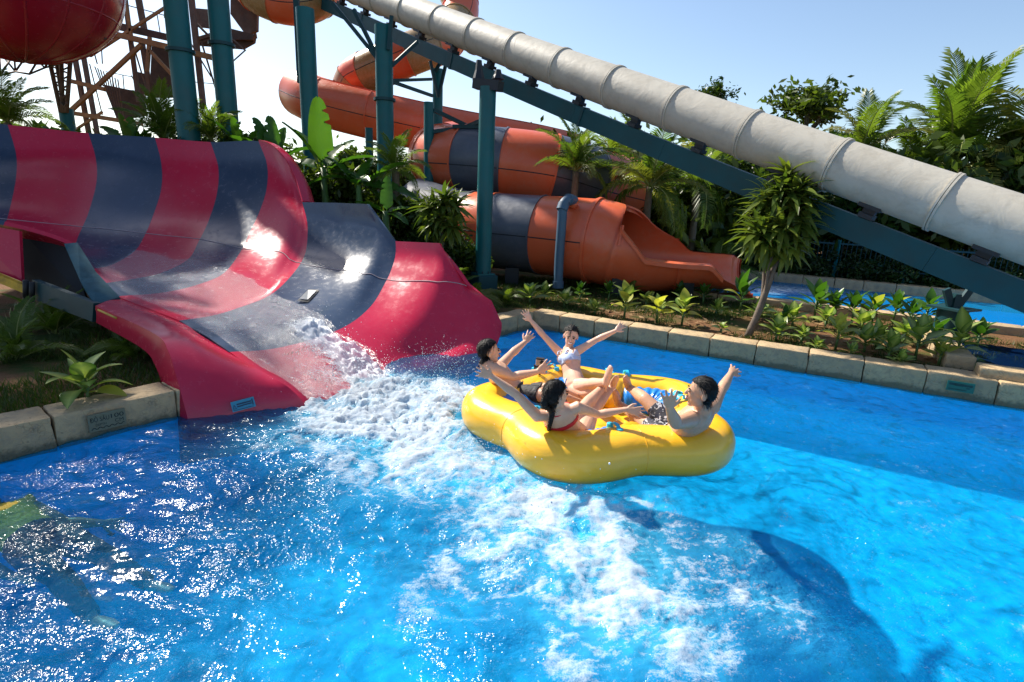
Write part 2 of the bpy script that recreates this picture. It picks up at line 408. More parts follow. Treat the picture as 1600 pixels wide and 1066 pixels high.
for px, py, r_, a in FOAM:
    x0, y0 = wpt(px, py); den = den+a*np.exp(-(((X-x0)/r_)**2+((Y-y0)/r_)**2))
den = (1-np.exp(-den*.85))*(.90+.10*sstep(3.2, 5.0, Y))
wx = fbm(X*.8, Y*.8, 3, 21)*.5; wy = fbm(X*.8, Y*.8, 3, 25)*.5    # slow swirls
w2x = wx+fbm(X*3.1, Y*3.1, 4, 23, .7)*.20; w2y = wy+fbm(X*3.1, Y*3.1, 4, 27, .7)*.20   # ragged edges
cel = fbm((X+w2x)*2.3, (Y+w2y)*2.3, 6, 41, .68)
rid = 1-np.abs(fbm((X+w2x)*2.0, (Y+w2y)*2.0, 5, 31, .62))*2.6
lac = np.clip(1-np.abs(fbm((X+w2x)*3.4, (Y+w2y)*3.4, 4, 37, .6))*4.2, 0, 1)*sstep(.10, .45, den)
lac2 = np.clip(1-np.abs(fbm((X+w2x)*8.5, (Y+w2y)*8.5, 3, 39, .6))*3.8, 0, 1)*sstep(.18, .6, den)
lip = np.exp(-(((X-wpt(600, 625)[0])/1.0)**2+((Y-wpt(600, 625)[1])/1.0)**2))
foam = np.clip(1.05*den-.37+.75*cel*sstep(.05, .4, den)+.62*lip*den+.34*lac*np.clip(.4+rid, 0, 1)+.30*lac2, 0, 1.25)
stray = np.clip(fbm(X*3.2+wx*3, Y*3.2+wy*3, 4, 51, .6)-.34, 0, 1)*1.1*sstep(8.5, 5, Y)*sstep(-2.5, -.8, X)
foam = np.clip(foam+stray*.4, 0, 1.3)
wave = .055*fbm(X*.7+3, Y*.9, 2, 61)+.040*fbm(X*1.7, Y*2.2+X*.4, 3, 65)+.013*fbm(X*5+wx*4, Y*6+wy*4, 3, 71)
calm = 1-.65*sstep(5.6, 7.4, Y+.55*X)
# the swell pushed away by the raft runs off to the right
pa = np.array(wpt(1231, 735)); pb = np.array(wpt(1600, 955)); tv = (pb-pa)/np.linalg.norm(pb-pa); nv = np.array((-tv[1], tv[0]))
sv = (X-pa[0])*nv[0]+(Y-pa[1])*nv[1]; su = (X-pa[0])*tv[0]+(Y-pa[1])*tv[1]; sv = sv+.10*np.sin(su*2.1)+.3*wx
swell = .06*np.exp(-(sv/.36)**2)-.035*np.exp(-((sv+.7)/.45)**2)
swell = swell*sstep(-.6, .2, su)*sstep(6, 2.5, su)
Z = wave*calm*(1+.9*den)+swell+.016*np.clip(foam, 0, 1)*(.5+cel)*den+.022*den*fbm((X+w2x)*4.5, (Y+w2y)*4.5, 5, 91, .68)+.05*den**2*fbm(X*2.6, Y*2.6, 3, 93)+lip*.07*cel
halo = np.clip(den*1.0+.35*stray, 0, 1)
V = np.stack([X, Y, Z], -1).reshape(-1, 3); Fq = grid_faces(len(xs), len(ys))
cx = V[Fq].mean(1)
def inside(poly, p):
    c = np.zeros(len(p), bool); n = len(poly)
    for i in range(n):
        a, b2 = poly[i], poly[(i+1) % n]
        k = ((a[1] > p[:, 1]) != (b2[1] > p[:, 1])) & (p[:, 0] < (b2[0]-a[0])*(p[:, 1]-a[1])/(b2[1]-a[1]+1e-12)+a[0]); c ^= k
    return c
Fq = Fq[inside(off(pool, .09), cx)]
used = np.unique(Fq); remap = np.full(len(V), -1); remap[used] = np.arange(len(used))
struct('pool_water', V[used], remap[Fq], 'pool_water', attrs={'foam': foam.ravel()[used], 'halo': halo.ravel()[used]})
def water_z(x, y):
    i = min(max(int(np.searchsorted(xs, x)), 0), len(xs)-1); j = min(max(int(np.searchsorted(ys, y)), 0), len(ys)-1); return Z[i, j]
# ================================================================== gelcoat, steel
def gel(name, col, rough=.2, fade=None, var=.06, coat=.0):
    b = NB(name); v = b.coord('Object')
    n = b.noise(.9, 6, .6, v); n2 = b.noise(9, 6, .7, v)
    c = b.mix(b.ramp(n, [(.3, 0), (.75, 1)]), tuple(x*(1-var) for x in col), tuple(min(1, x*(1+var)) for x in col))
    if fade is not None: c = b.mix(b.ramp(b.math('MULTIPLY', n, n2), [(.22, 0), (.42, .55)]), c, fade)
    r = b.math('ADD', rough, b.math('MULTIPLY', b.ramp(n2, [(.45, 0), (.7, 1)]), .12))
    st = b.noise(1, 2, .5, b.coord('Object', (1.5, 1.5, 1.5))); nm = b.bump(st, .05, .05)
    return b.done(b.pbr(c, r, normal=nm, coat=coat, spec=.42))
gel('red_gelcoat', (.49, .014, .05), fade=(.50, .03, .07)); gel('navy_gelcoat', (.030, .052, .095), fade=(.055, .078, .125))
gel('orange_gelcoat', (.68, .125, .048), .28, fade=(.62, .19, .11)); gel('grey_gelcoat', (.075, .085, .11), .32, fade=(.12, .13, .16))
gel('tan_gelcoat', (.33, .21, .09), .25, fade=(.36, .26, .14)); gel('bowl_gelcoat', (.30, .012, .03), .2, fade=(.28, .03, .05))
simple('teal_paint', (.003, .105, .118), .45, 0, .12, 2.5, coat=.0, spec=.3, dirt=(.06, .06, .05), dirtamt=.3, dscale=2)
simple('dark_teal_paint', (.004, .045, .055), .5, 0, .15, 2.5, spec=.3, dirt=(.03, .03, .03), dirtamt=.4)
simple('blue_pipe_paint', (.045, .11, .18), .55, 0, .1, 3, dirt=(.1, .1, .1))
simple('beam_paint', (.004, .060, .072), .5, 0, .15, 2.5, spec=.25, dirt=(.03, .03, .025), dirtamt=.4); simple('matt_teal', (.035, .09, .115), .85, 0, .3, 5, spec=.08, dirt=(.02, .03, .035), dirtamt=.7, dscale=4); simple('bracket_steel', (.012, .016, .022), .5, .2, .2)
simple('yellow_edge_paint', (.55, .33, .02), .5, 0, .2, 8, dirt=(.1, .05, .02), dirtamt=.8, dscale=9)
simple('seam_sealant', (.36, .30, .32), .5)
simple('black_rubber', (.008, .008, .009), .6)
simple('brushed_steel', (.45, .46, .47), .3, .9, .1)
def white_tube_mat():
    b = NB('white_fibreglass'); v = b.coord('Object')
    n = b.noise(1.4, 8, .66, v); n2 = b.noise(5, 7, .7, v, .4)
    c = b.mix(b.ramp(n, [(.35, 0), (.7, 1)]), (.44, .405, .335), (.52, .49, .415))
    c = b.mix(b.ramp(n2, [(.48, 0), (.74, .55)]), c, (.30, .265, .205))
    h = b.noise(3.2, 5, .6, b.coord('Object', (1, 1, 1)), 1.0)
    return b.done(b.pbr(c, .55, normal=b.bump(h, .16, .06), coat=.0))
white_tube_mat()
# ================================================================== the striped slide on the left
SL = thing('water_slide', 'wide open water slide in crimson and navy stripes pouring into the pool', 'water slide', (-2.6, 5.2, 0))
BC = {
 'm2': [(-330, 170, 8.6), (-310, 225, 8.4), (-300, 275, 8.1), (-300, 315, 7.7), (-300, 335, 7.2), (-290, 330, 6.8), (-280, 318, 6.5)],
 'm1': [(-118, 184, 9.8), (-104, 232, 9.6), (-100, 275, 9.2), (-105, 318, 8.6), (-108, 345, 8.0), (-108, 348, 7.5), (-105, 333, 7.1)],
 'b0': [(12, 195, 10.4), (25, 240, 10.2), (25, 278, 9.7), (15, 328, 9.0), (6, 358, 8.3), (5, 368, 7.7), (8, 346, 7.2)],
 'b1': [(138, 208, 10.9), (149, 245, 10.7), (151, 282, 10.2), (139, 330, 9.5), (122, 370, 8.8), (112, 398, 8.0), (114, 379, 7.4)],
 'b2': [(242, 215, 11.1), (252, 255, 10.9), (252, 295, 10.5), (238, 340, 9.9), (225, 370, 9.3), (210, 393, 8.7), (177, 413, 7.9), (143, 421, 7.2)],
 'b3': [(329, 222, 11.0), (341, 262, 10.8), (339, 302, 10.4), (326, 345, 9.9), (310, 378, 9.3), (294, 405, 8.6), (253, 426, 7.9), (208, 436, 7.4), (160, 443, 6.95)],
 'b4': [(404, 221, 10.7), (417, 256, 10.55), (417, 293, 10.3), (405, 332, 9.9), (386, 372, 9.4), (378, 390, 9.1), (352, 425, 8.2), (315, 443, 7.6), (257, 457, 7.1), (184, 463, 6.6)],
 'b45': [(440, 243, 10.4), (452, 285, 10.2), (452, 325, 9.9), (444, 365, 9.4), (432, 398, 8.9), (400, 440, 8.1), (355, 460, 7.4), (300, 472, 6.9), (228, 480, 6.3)],
 'b47': [(463, 283, 10.1), (470, 310, 10.0), (470, 340, 9.7), (465, 378, 9.3), (452, 408, 8.8), (420, 452, 7.9), (370, 470, 7.2), (315, 482, 6.7), (248, 488, 6.15)],
 'b5': [(472, 316, 9.8), (480, 348, 9.6), (479, 386, 9.2), (470, 411, 8.8), (445, 442, 8.1), (417, 464, 7.5), (376, 480, 6.9), (333, 493, 6.4), (280, 501, 6.0)],
 'b55': [(525, 317, 9.4), (533, 352, 9.25), (531, 390, 8.9), (520, 420, 8.5), (495, 452, 7.9), (460, 480, 7.3), (415, 495, 6.7), (365, 507, 6.2), (298, 512, 5.9)],
 'b56': [(573, 319, 9.0), (585, 355, 8.85), (582, 395, 8.55), (568, 430, 8.15), (538, 468, 7.6), (490, 496, 7.0), (440, 515, 6.4), (385, 525, 5.95), (325, 527, 5.7)],
 'b6': [(618, 377, 8.6), (618, 398, 8.5), (612, 420, 8.3), (603, 440, 8.1), (580, 478, 7.6), (540, 510, 7.0), (478, 533, 6.4), (420, 546, 5.9), (359, 550, 5.5)],
 'b67': [(686, 380, 8.2), (692, 405, 8.1), (688, 432, 7.9), (672, 462, 7.7), (645, 500, 7.35), (598, 537, 6.9), (540, 562, 6.3), (475, 575, 5.8), (395, 575, 5.35)],
 'b68': [(728, 444, 7.95), (733, 456, 7.95), (733, 472, 7.8), (724, 500, 7.6), (695, 534, 7.3), (645, 560, 6.9), (580, 582, 6.3), (515, 598, 5.75), (440, 600, 5.3)],
 'b7': [(768, 470, 7.85), (768, 480, 7.8), (764, 496, 7.7), (752, 520, 7.5), (728, 548, 7.2), (675, 576, 6.75), (608, 602, 6.1), (545, 625, 5.6), (480, 640, 5.2)],
 'b8': [(784, 505, 7.75), (784, 512, 7.72), (782, 523, 7.6), (773, 545, 7.35), (748, 575, 7.05), (690, 603, 6.6), (620, 635, 6.0), (560, 662, 5.5), (500, 690, 5.1)],
}
NV = 44
def worldc(pts): return np.array([at(*p) for p in pts])
def arc(P, n):
    S = spline(P, 240); L = np.concatenate([[0], np.cumsum(np.linalg.norm(np.diff(S, axis=0), axis=1))]); L /= L[-1]
    return np.stack([np.interp(np.linspace(0, 1, n), L, S[:, k]) for k in range(3)], 1)
BW = {k: arc(worldc(v), NV) for k, v in BC.items()}
order = list(BC); idx = {k: i for i, k in enumerate(order)}
stack = np.array([BW[k] for k in order])                      # (curves, NV, 3)
SUBD = 7
full = np.stack([spline(stack[:, j], (len(order)-1)*SUBD+1) for j in range(NV)], 1)
_u = np.linspace(0, len(order)-1, (len(order)-1)*SUBD+1)      # crisp corners along the cut top edge of the wall
_lin = np.stack([np.stack([np.interp(_u, np.arange(len(order)), stack[:, j, k]) for k in range(3)], -1) for j in range(NV)], 1)
_wt = (1-sstep(.02, .34, np.linspace(0, 1, NV)))[None, :, None]*sstep(idx['b47']-.3, idx['b47']+.3, _u)[:, None, None]; full = full*(1-_wt)+_lin*_wt
def panel(k0, k1, mat, thick=.055, name='slide_panel', gap=0):
    i0, i1 = idx[k0]*SUBD, idx[k1]*SUBD
    G = full[i0:i1+1].copy(); n = len(G)
    Vp = G.reshape(-1, 3); Fq = [tuple(int(x) for x in f) for f in grid_faces(n, NV)]
    a, b2, c = Vp[Fq[NV*2][0]], Vp[Fq[NV*2][1]], Vp[Fq[NV*2][2]]
    mid = Fq[(n//2)*(NV-1)+NV*3//4]; nm = np.cross(Vp[mid[1]]-Vp[mid[0]], Vp[mid[2]]-Vp[mid[0]])
    if nm[2] < 0: Fq = [f[::-1] for f in Fq]
    Vp, Fq = solid(Vp, Fq, thick)
    return part(name, Vp, Fq, mat, SL, sharp=50)
for a, b2, m in (('m2', 'm1', 'red_gelcoat'), ('m1', 'b0', 'navy_gelcoat'), ('b0', 'b1', 'red_gelcoat'), ('b1', 'b2', 'navy_gelcoat'), ('b2', 'b3', 'red_gelcoat'),
                 ('b3', 'b4', 'navy_gelcoat'), ('b4', 'b5', 'red_gelcoat'), ('b5', 'b6', 'navy_gelcoat'), ('b6', 'b8', 'red_gelcoat')): panel(a, b2, m)
# curled outer flange behind the step of the wall
def loft(curves, n, m, mat, name, thick=.04, root=SL, flip=None, sharp=50):
    A = np.array([arc(np.array(c), m) for c in curves]); G = np.stack([spline(A[:, j], n) for j in range(m)], 1)
    Vp = G.reshape(-1, 3); Fq = [tuple(int(x) for x in f) for f in grid_faces(n, m)]
    if flip: Fq = [f[::-1] for f in Fq]
    if thick: Vp, Fq = solid(Vp, Fq, thick)
    return part(name, Vp, Fq, mat, root, sharp=sharp)
tp = [full[i, 0] for i in range(idx['b4']*SUBD, idx['b5']*SUBD+1)]
loft([np.array(tp), np.array(tp)+np.array((.10, .10, -.02)), np.array(tp)+np.array((.16, .16, -.14))], 8, 18, 'red_gelcoat', 'wall_flange', .03)
# pale joint that runs along the foot of the wall
flat = full.reshape(-1, 3)
def pxof(p):
    q = CR.T @ (np.asarray(p)-CC); return 800+F*q[0]/-q[2], 533-F*q[1]/-q[2]
keys = {'m1': 331, 'b0': 343, 'b1': 355, 'b2': 365, 'b3': 374, 'b4': 389, 'b47': 406, 'b5': 411, 'b55': 421, 'b56': 429, 'b6': 437, 'b67': 441, 'b68': 447}
kv = []
for k, py in keys.items():
    c = full[idx[k]*SUBD]; ys_ = np.array([pxof(p)[1] for p in c]); j = int(np.argmax(ys_ > py)); j = max(j, 1); f = (py-ys_[j-1])/(ys_[j]-ys_[j-1]+1e-9); kv.append((idx[k]*SUBD, j-1+min(max(f, 0), 1)))
kv = np.array(kv); ui = np.arange(kv[0, 0], kv[-1, 0]+1, dtype=int); vj = np.interp(ui, kv[:, 0], kv[:, 1]); spn = []
for i, v in zip(ui, vj):
    j = int(v); f = v-j; p = full[i, j]*(1-f)+full[i, j+1]*f; du = full[min(i+1, len(full)-1), j]-full[max(i-1, 0), j]; dv = full[i, j+1]-full[i, j]; n = np.cross(du, dv); n /= np.linalg.norm(n)
    if n @ (CC-p) < 0: n = -n
    spn.append(p+n*.004)
V, Fc = sweep(spline(spn, 300), .0055, 6); part('joint_strip', V, Fc, 'seam_sealant', SL)
# near rim that flares out into the front of the lip
RI = [(184, 463, 6.6), (280, 501, 6.0), (312, 521, 5.75), (359, 550, 5.5), (412, 580, 5.3), (455, 607, 5.2), (482, 640, 5.2), (500, 690, 5.1)]
RO_ = [(149, 478, 5.95), (240, 521, 5.25), (262, 547, 5.0), (276, 590, 4.82), (288, 634, 4.74), (297, 668, 4.70), (302, 690, 4.68), (304, 722, 4.65)]
ri = arc(worldc(RI), 40); ro = arc(worldc(RO_), 40)
midc = (ri+ro)/2+np.array((0, 0, .05))*np.sin(np.linspace(0, PI, 40))[:, None]
Gr = np.stack([spline(np.array([ri[j]+np.array((0, 0, -.012)), midc[j], ro[j]]), 16) for j in range(40)], 1)
Vp = Gr.reshape(-1, 3); Fq = [tuple(int(x) for x in f)[::-1] for f in grid_faces(16, 40)]
nm = np.cross(Vp[Fq[20][1]]-Vp[Fq[20][0]], Vp[Fq[20][2]]-Vp[Fq[20][0]])
if nm[2] < 0: Fq = [f[::-1] for f in Fq]
Vs, Fs = solid(Vp, Fq, .05); part('near_rim', Vs, Fs, 'red_gelcoat', SL, sharp=60)
sk = worldc([(150, 504, 6.0), (222, 545, 5.35), (244, 575, 5.1), (256, 612, 4.95), (266, 650, 4.86), (275, 690, 4.80), (280, 722, 4.77)])
loft([ro, (arc(sk, 40)+ro)/2+np.array((.03, -.03, .0)), sk], 8, 30, 'red_gelcoat', 'side_skirt', .03)
tr = ro[:10]+np.array((0, -.006, -.028))
V, Fc = sweep(tr[1:8], .012, 6); part('worn_yellow_edge', V, Fc, 'yellow_edge_paint', SL)
# teal end plate and side beam upstream of it
def plate(px4, thick, mat, name, root=SL):
    P = np.array([at(*p) for p in px4]); n = np.cross(P[1]-P[0], P[2]-P[0]); n /= np.linalg.norm(n); k = len(P)
    if n[1] < 0: n = -n
    V = np.vstack([P, P+n*thick]); Fc = [tuple(range(k)), tuple(range(2*k-1, k-1, -1))]+[(i, k+i, k+(i+1) % k, (i+1) % k) for i in range(k)]
    return part(name, V, Fc, mat, root, smooth=False)
plate([(100, 381, 7.30), (121, 379, 7.38), (150, 425, 6.95), (187, 464, 6.5), (148, 476, 6.1), (126, 440, 6.6)], .07, 'matt_teal', 'end_flange')
plate([(50, 437, 6.8), (146, 474, 6.08), (144, 503, 6.08), (50, 467, 6.8)], .08, 'dark_teal_paint', 'side_beam')
plate([(-60, 405, 7.0), (36, 446, 6.75), (36, 458, 6.75), (-60, 418, 7.0)], .06, 'yellow_edge_paint', 'yellow_kick_edge')
plate([(-60, 345, 7.05), (30, 361, 7.10), (34, 440, 6.95), (-60, 402, 6.98)], .05, 'red_gelcoat', 'outer_wall_panel')
plate([(34, 362, 7.5), (110, 384, 7.5), (135, 470, 7.2), (36, 440, 7.3)], .05, 'black_rubber', 'gap_shade_plate')  # black plate put in for the shade inside the open gap
for px, py in ((40, 452), (50, 455)):
    V, Fc = cyl(at(px, py-14, 6.7), at(px, py+16, 6.7), .03, 10); part('strap', V, Fc, 'black_rubber', SL)
# legs under the slide
for x, y, zt in ((-4.5, 6.6, .55), (-5.6, 7.4, .65), (-6.6, 8.6, .7), (-4.2, 8.0, .4), (-7.6, 10.2, 1.0), (-3.2, 6.4, .3), (-8.8, 8.2, .9), (-3.35, 5.6, .4)):
    V, Fc = cyl((x, y, GZ-.1), (x, y, zt), .06, 10); part('leg', V, Fc, 'dark_teal_paint', SL)
# inspection hatch in the navy floor panel
hp = [on(482, 452, .60), on(498, 453, .55), on(480, 472, .50), on(464, 470, .54)]
hp = [at(482, 452, 7.80), at(499, 453, 7.62), at(481, 472, 7.15), at(464, 470, 7.30)]
def snap(px, py, lift=.012):
    d = ray(px, py); d = d/np.linalg.norm(d); v = flat-CC; t = v @ d; e = ((v-t[:, None]*d)**2).sum(1); i = np.argsort(e)[:4]
    return CC+d*(t[i].mean()-lift*3)
hp = [snap(482, 452), snap(499, 453), snap(481, 472), snap(464, 470)]
hc = sum(hp)/4; inn = [hc+(p-hc)*.74 for p in hp]
V = np.array(hp+inn); hf_ = part('hatch_frame', V, [(0, 1, 5, 4), (1, 2, 6, 5), (2, 3, 7, 6), (3, 0, 4, 7)], 'bracket_steel', SL, smooth=False)
part('hatch_cover', np.array(inn)+np.array((0, -.01, .012)), [(0, 1, 2, 3)], 'brushed_steel', hf_, smooth=False)
# ------------------------------------------------------------------ sheet of water running down the slide floor
def slide_water_mat():
    b = NB('running_water'); v = b.coord('Object')
    fl = b.noise(1, 4, .68, b.coord('Object', (7, 40, 30), (0, 0, rad(37))))
    fn = b.noise(75, 3, .8, v)
    wet = b.attr('foam')
    m = b.ramp(b.math('ADD', b.math('MULTIPLY', wet, .50), b.math('ADD', b.math('MULTIPLY', fn, .70), b.math('MULTIPLY', fl, .40))), [(.98, 0), (1.14, .65), (1.5, 1)])
    tr = b.n('BsdfTransparent'); b.put(tr.inputs[0], (.93, .96, .98))
    gl = b.n('BsdfGlossy'); b.put(gl.inputs['Roughness'], .25); nm = b.bump(b.math('ADD', fl, fn), 1.0, .03); b.put(gl.inputs['Normal'], nm)
    fr = b.n('Fresnel'); fr.inputs[0].default_value = 1.33
    s = b.mixs(b.math('MULTIPLY', fr.outputs[0], .3), tr.outputs[0], gl.outputs[0])
    wf = b.n('BsdfDiffuse'); b.put(wf.inputs[0], (.74, .78, .84))
    s = b.mixs(b.math('MULTIPLY', m, .55), s, wf.outputs[0])
    tt = b.n('BsdfTransparent')
    b.done(b.mixs(b.ramp(wet, [(.02, 0), (.12, 1)]), tt.outputs[0], s))
slide_water_mat()
i0, i1 = idx['b2']*SUBD, idx['b7']*SUBD+3
G = full[i0:i1+1]; us = np.linspace(0, len(G)-1, 170); vs = np.linspace(.44, .985, 120)*(NV-1)
Gu = np.stack([np.stack([np.interp(us, np.arange(len(G)), G[:, j, k]) for k in range(3)], -1) for j in range(NV)], 1)
Gw = np.stack([np.stack([np.interp(vs, np.arange(NV), Gu[i, :, k]) for k in range(3)], -1) for i in range(len(us))], 0)
fx, fy = Gw[..., 0], Gw[..., 1]
uu = np.linspace(0, 1, 170)[:, None]; vv = np.linspace(0, 1, 120)[None, :]
edge = .42-.30*uu+.30*np.maximum(uu-.45, 0)+.06*fbm(fx*2, fy*2, 3, 81)
wet = sstep(0, .10, vv-edge)*sstep(1.0, .93, vv)
dl = .22+.55*uu+.22*fbm(fx*3, fy*3, 4, 83)
rush = np.array([at(505, 545, 6.7), at(545, 575, 6.4), at(580, 600, 6.2)])
rb = sum(np.exp(-(((fx-p[0])/.28)**2+((fy-p[1])/.28)**2)) for p in rush)
fo = np.clip(wet*dl+.9*rb*wet, 0, 1.8)
Gw[..., 2] += .018+.020*fbm(fx*7, fy*7, 4, 85)*wet+.10*np.clip(rb, 0, 1)*(.7+.8*fbm(fx*9, fy*9, 5, 87, .62))
Fq = grid_faces(170, 120)
tag(part('running_water', Gw.reshape(-1, 3), Fq, 'running_water', None, attrs={'foam': fo.ravel()}), 'thin sheet of white flecked water rushing down the striped slide', 'water', kind='stuff')
# ================================================================== the grey-white tube on its steel beam
TBD = .70
TP = []
for px, py, th in ((420, -68, 33), (520, -30, 38), (640, 12, 44), (757, 53, 50), (900, 104, 57), (1100, 178, 68), (1350, 268, 81), (1600, 358, 94), (1900, 463, 111)):
    d = ray(px, py); TP.append(CC+d*(TBD*F/th))
TP = np.array(TP)
a_, b_ = TP[1], TP[-1]; tb = (b_-a_)/np.linalg.norm(b_-a_)
ln = np.linalg.norm(b_-a_)
def tpt(s): # slightly bowed straight run
    return a_+tb*s+np.array((0, 0, -.10))*math.sin(PI*min(max(s/ln, 0), 1))
WT = thing('tube_slide', 'weathered white enclosed tube slide descending to the right on a teal beam', 'water slide', tuple(tpt(ln*.55)*np.array((1, 1, 0))))
secL = 1.36; nsec = int((ln+3)/secL)
for k in range(-2, nsec):
    P = [tpt(k*secL+i*secL/6) for i in range(7)]
    V, Fc = sweep(P, TBD/2, 36, caps=False); ts_ = part('tube_section', V, Fc, 'white_fibreglass', WT)
    for e, dx in ((0, .035), (1, -.035)):
        q = k*secL+(secL*e)+dx*.5
        V, Fc = sweep([tpt(q-.014), tpt(q-.013), tpt(q+.013), tpt(q+.014)], [TBD/2, TBD/2+.022, TBD/2+.022, TBD/2], 36, caps=False); part('flange_ring', V, Fc, 'white_fibreglass', ts_, sharp=40)
dn = np.cross(np.cross(tb, (0, 0, 1)), tb); dn /= np.linalg.norm(dn); dn = -dn      # down, square to the run
sd_ = np.cross(tb, dn)
bp = [tpt(s)+dn*.655 for s in np.linspace(-2.5, ln+2, 12)]
BM = thing('support_beam', 'long dark teal steel box beam carrying the white tube', 'beam', tuple(tpt(ln*.5)*np.array((1, 1, 0))))
for u, v in zip(bp, bp[1:]):
    V, Fc = beam(u, v-tb*.004, .16, .32, up=dn); part('beam_section', V, Fc, 'beam_paint', BM, smooth=False)
for k in range(-1, nsec):
    c = tpt(k*secL+.68)
    V, Fc = join([beam(c+dn*.33-tb*.14, c+dn*.33+tb*.14, .34, .05, up=dn), beam(c+dn*.34, c+dn*.51, .10, .16, up=tb), beam(c+dn*.455-tb*.09, c+dn*.455+tb*.09, .22, .06, up=dn)])
    part('saddle', V, Fc, 'bracket_steel', BM, smooth=False)
for s in np.linspace(2.0, ln, 5):
    c = tpt(s)+dn*.655; V, Fc = beam(c-tb*.03, c+tb*.03, .19, .35, up=dn); part('splice_plate', V, Fc, 'dark_teal_paint', BM, smooth=False)
# ------------------------------------------------------------------ teal columns
def column(px, ytop, y, dia, label, zbase=GZ, collar=None, block=False, top=None, pyref=300, bracket=False, name='steel_column'):
    c = at(px, pyref, y); x = c[0]; zt = at(px, ytop, y)[2] if top is None else top
    r = thing(name, label, 'column', (x, y, zbase), 'teal columns of the slide tower')
    V, Fc = sweep([(x, y, zbase-.1), (x, y, zt)], dia/2, 28); part('shaft', V, Fc, 'teal_paint', r, sharp=50)
    if collar is not None:
        for pz in collar:
            z = at(px, pz, y)[2]
            V, Fc = sweep([(x, y, z-.035), (x, y, z-.03), (x, y, z+.03), (x, y, z+.035)], [dia/2, dia/2+.05, dia/2+.05, dia/2], 28); part('flange', V, Fc, 'dark_teal_paint', r, sharp=40)
    if block:
        V, Fc = box((x+.02, y, zbase+.16), (.42, .42, .46), .5, .015); part('footing', V, Fc, 'dark_teal_paint', r, smooth=False)
        V, Fc = box((x, y, zbase+.41), (.36, .36, .03), .5); bp_ = part('base_plate', V, Fc, 'teal_paint', r, smooth=False)
        for i in range(8):
            an = i*PI/4; V, Fc = cyl((x+.155*math.cos(an), y+.155*math.sin(an), zbase+.42), (x+.155*math.cos(an), y+.155*math.sin(an), zbase+.47), .014, 6); part('anchor_bolt', V, Fc, 'bracket_steel', bp_)
    return r, x, zt
column(284, -40, 12.0, .43, 'leftmost thick teal column, rising behind the striped slide', collar=[80], pyref=100)
column(349, -40, 12.6, .41, 'teal column second from the left, with dark collar above the palms', collar=[70], pyref=100)
cC, xC, zC = column(483, 14, 13.2, .385, 'teal column behind the banana leaves, holding the orange tube', pyref=150)
cD, xD, zD = column(601, 40, 13.4, .385, 'teal column with a ring collar in front of the orange trough', collar=[156], pyref=150)
cE, xE, zE = column(758, 136, 10.9, .305, 'teal column on a square footing under the white tube', block=True, pyref=300)
column(670, 160, 14.6, .25, 'short thin teal column left of the striped orange tube', pyref=230)
column(684, 108, 15.9, .27, 'thin far teal column with V braces at its top', pyref=130)
column(577, 200, 15.5, .20, 'dark thin column under the orange trough', pyref=220)
column(104, 170, 15.5, .33, 'far green column at the foot of the rusty tower', pyref=180)
# saddle bracket on the column with the square footing
hx = np.array((xE, 10.9, 0)); top = zE
V1 = beam((xE-.24, 10.9+.10, top+.06), (xE+.24, 10.9-.12, top+.0), .22, .17); part('head_bracket', *V1, 'bracket_steel', cE, smooth=False)
for s in (-1, 1):
    c0 = np.array((xE+s*.18, 10.9-s*.09, top+.12)); tgt = c0+np.array((0, 0, .34 if s < 0 else .16))
    V, Fc = sweep([c0, (c0+tgt)/2, tgt], [.12, .07, .05], 6); part('ear_plate', V, Fc, 'bracket_steel', cE, smooth=False)
# braces from column D to the beam and frames round the orange tubes
def brace(a, b, w_, root, mat='dark_teal_paint', name='brace'):
    V, Fc = beam(a, b, w_, w_); return part(name, V, Fc, mat, root, smooth=False)
for a, b in (((520, 5, 13.6), (590, 92, 13.4)), ((553, 15, 13.6), (588, 86, 13.4)), ((612, 103, 13.4), (652, 66, 13.8)), ((607, 78, 13.2), (612, 25, 13.2))):
    brace(at(*a), at(*b), .075, cD)
brace(at(462, -20, 13.9), at(469, 130, 13.9), .11, cC)
for a, b in (((613, 126, 14.0), (674, 124, 15.2)), ((613, 128, 14.0), (676, 150, 15.4)), ((672, 95, 15.4), (685, 152, 15.5)), ((700, 85, 15.4), (685, 152, 15.5)), ((697, 82, 15.6), (680, 112, 15.7))):
    brace(at(*a), at(*b), .07, cD)
for a, b in (((678, 172, 14.6), (728, 196, 14.9)), ((676, 206, 14.6), (708, 202, 14.6)), ((708, 198, 14.5), (752, 198, 14.3)), ((730, 198, 14.6), (750, 190, 14.2))):
    brace(at(*a), at(*b), .09, cE)
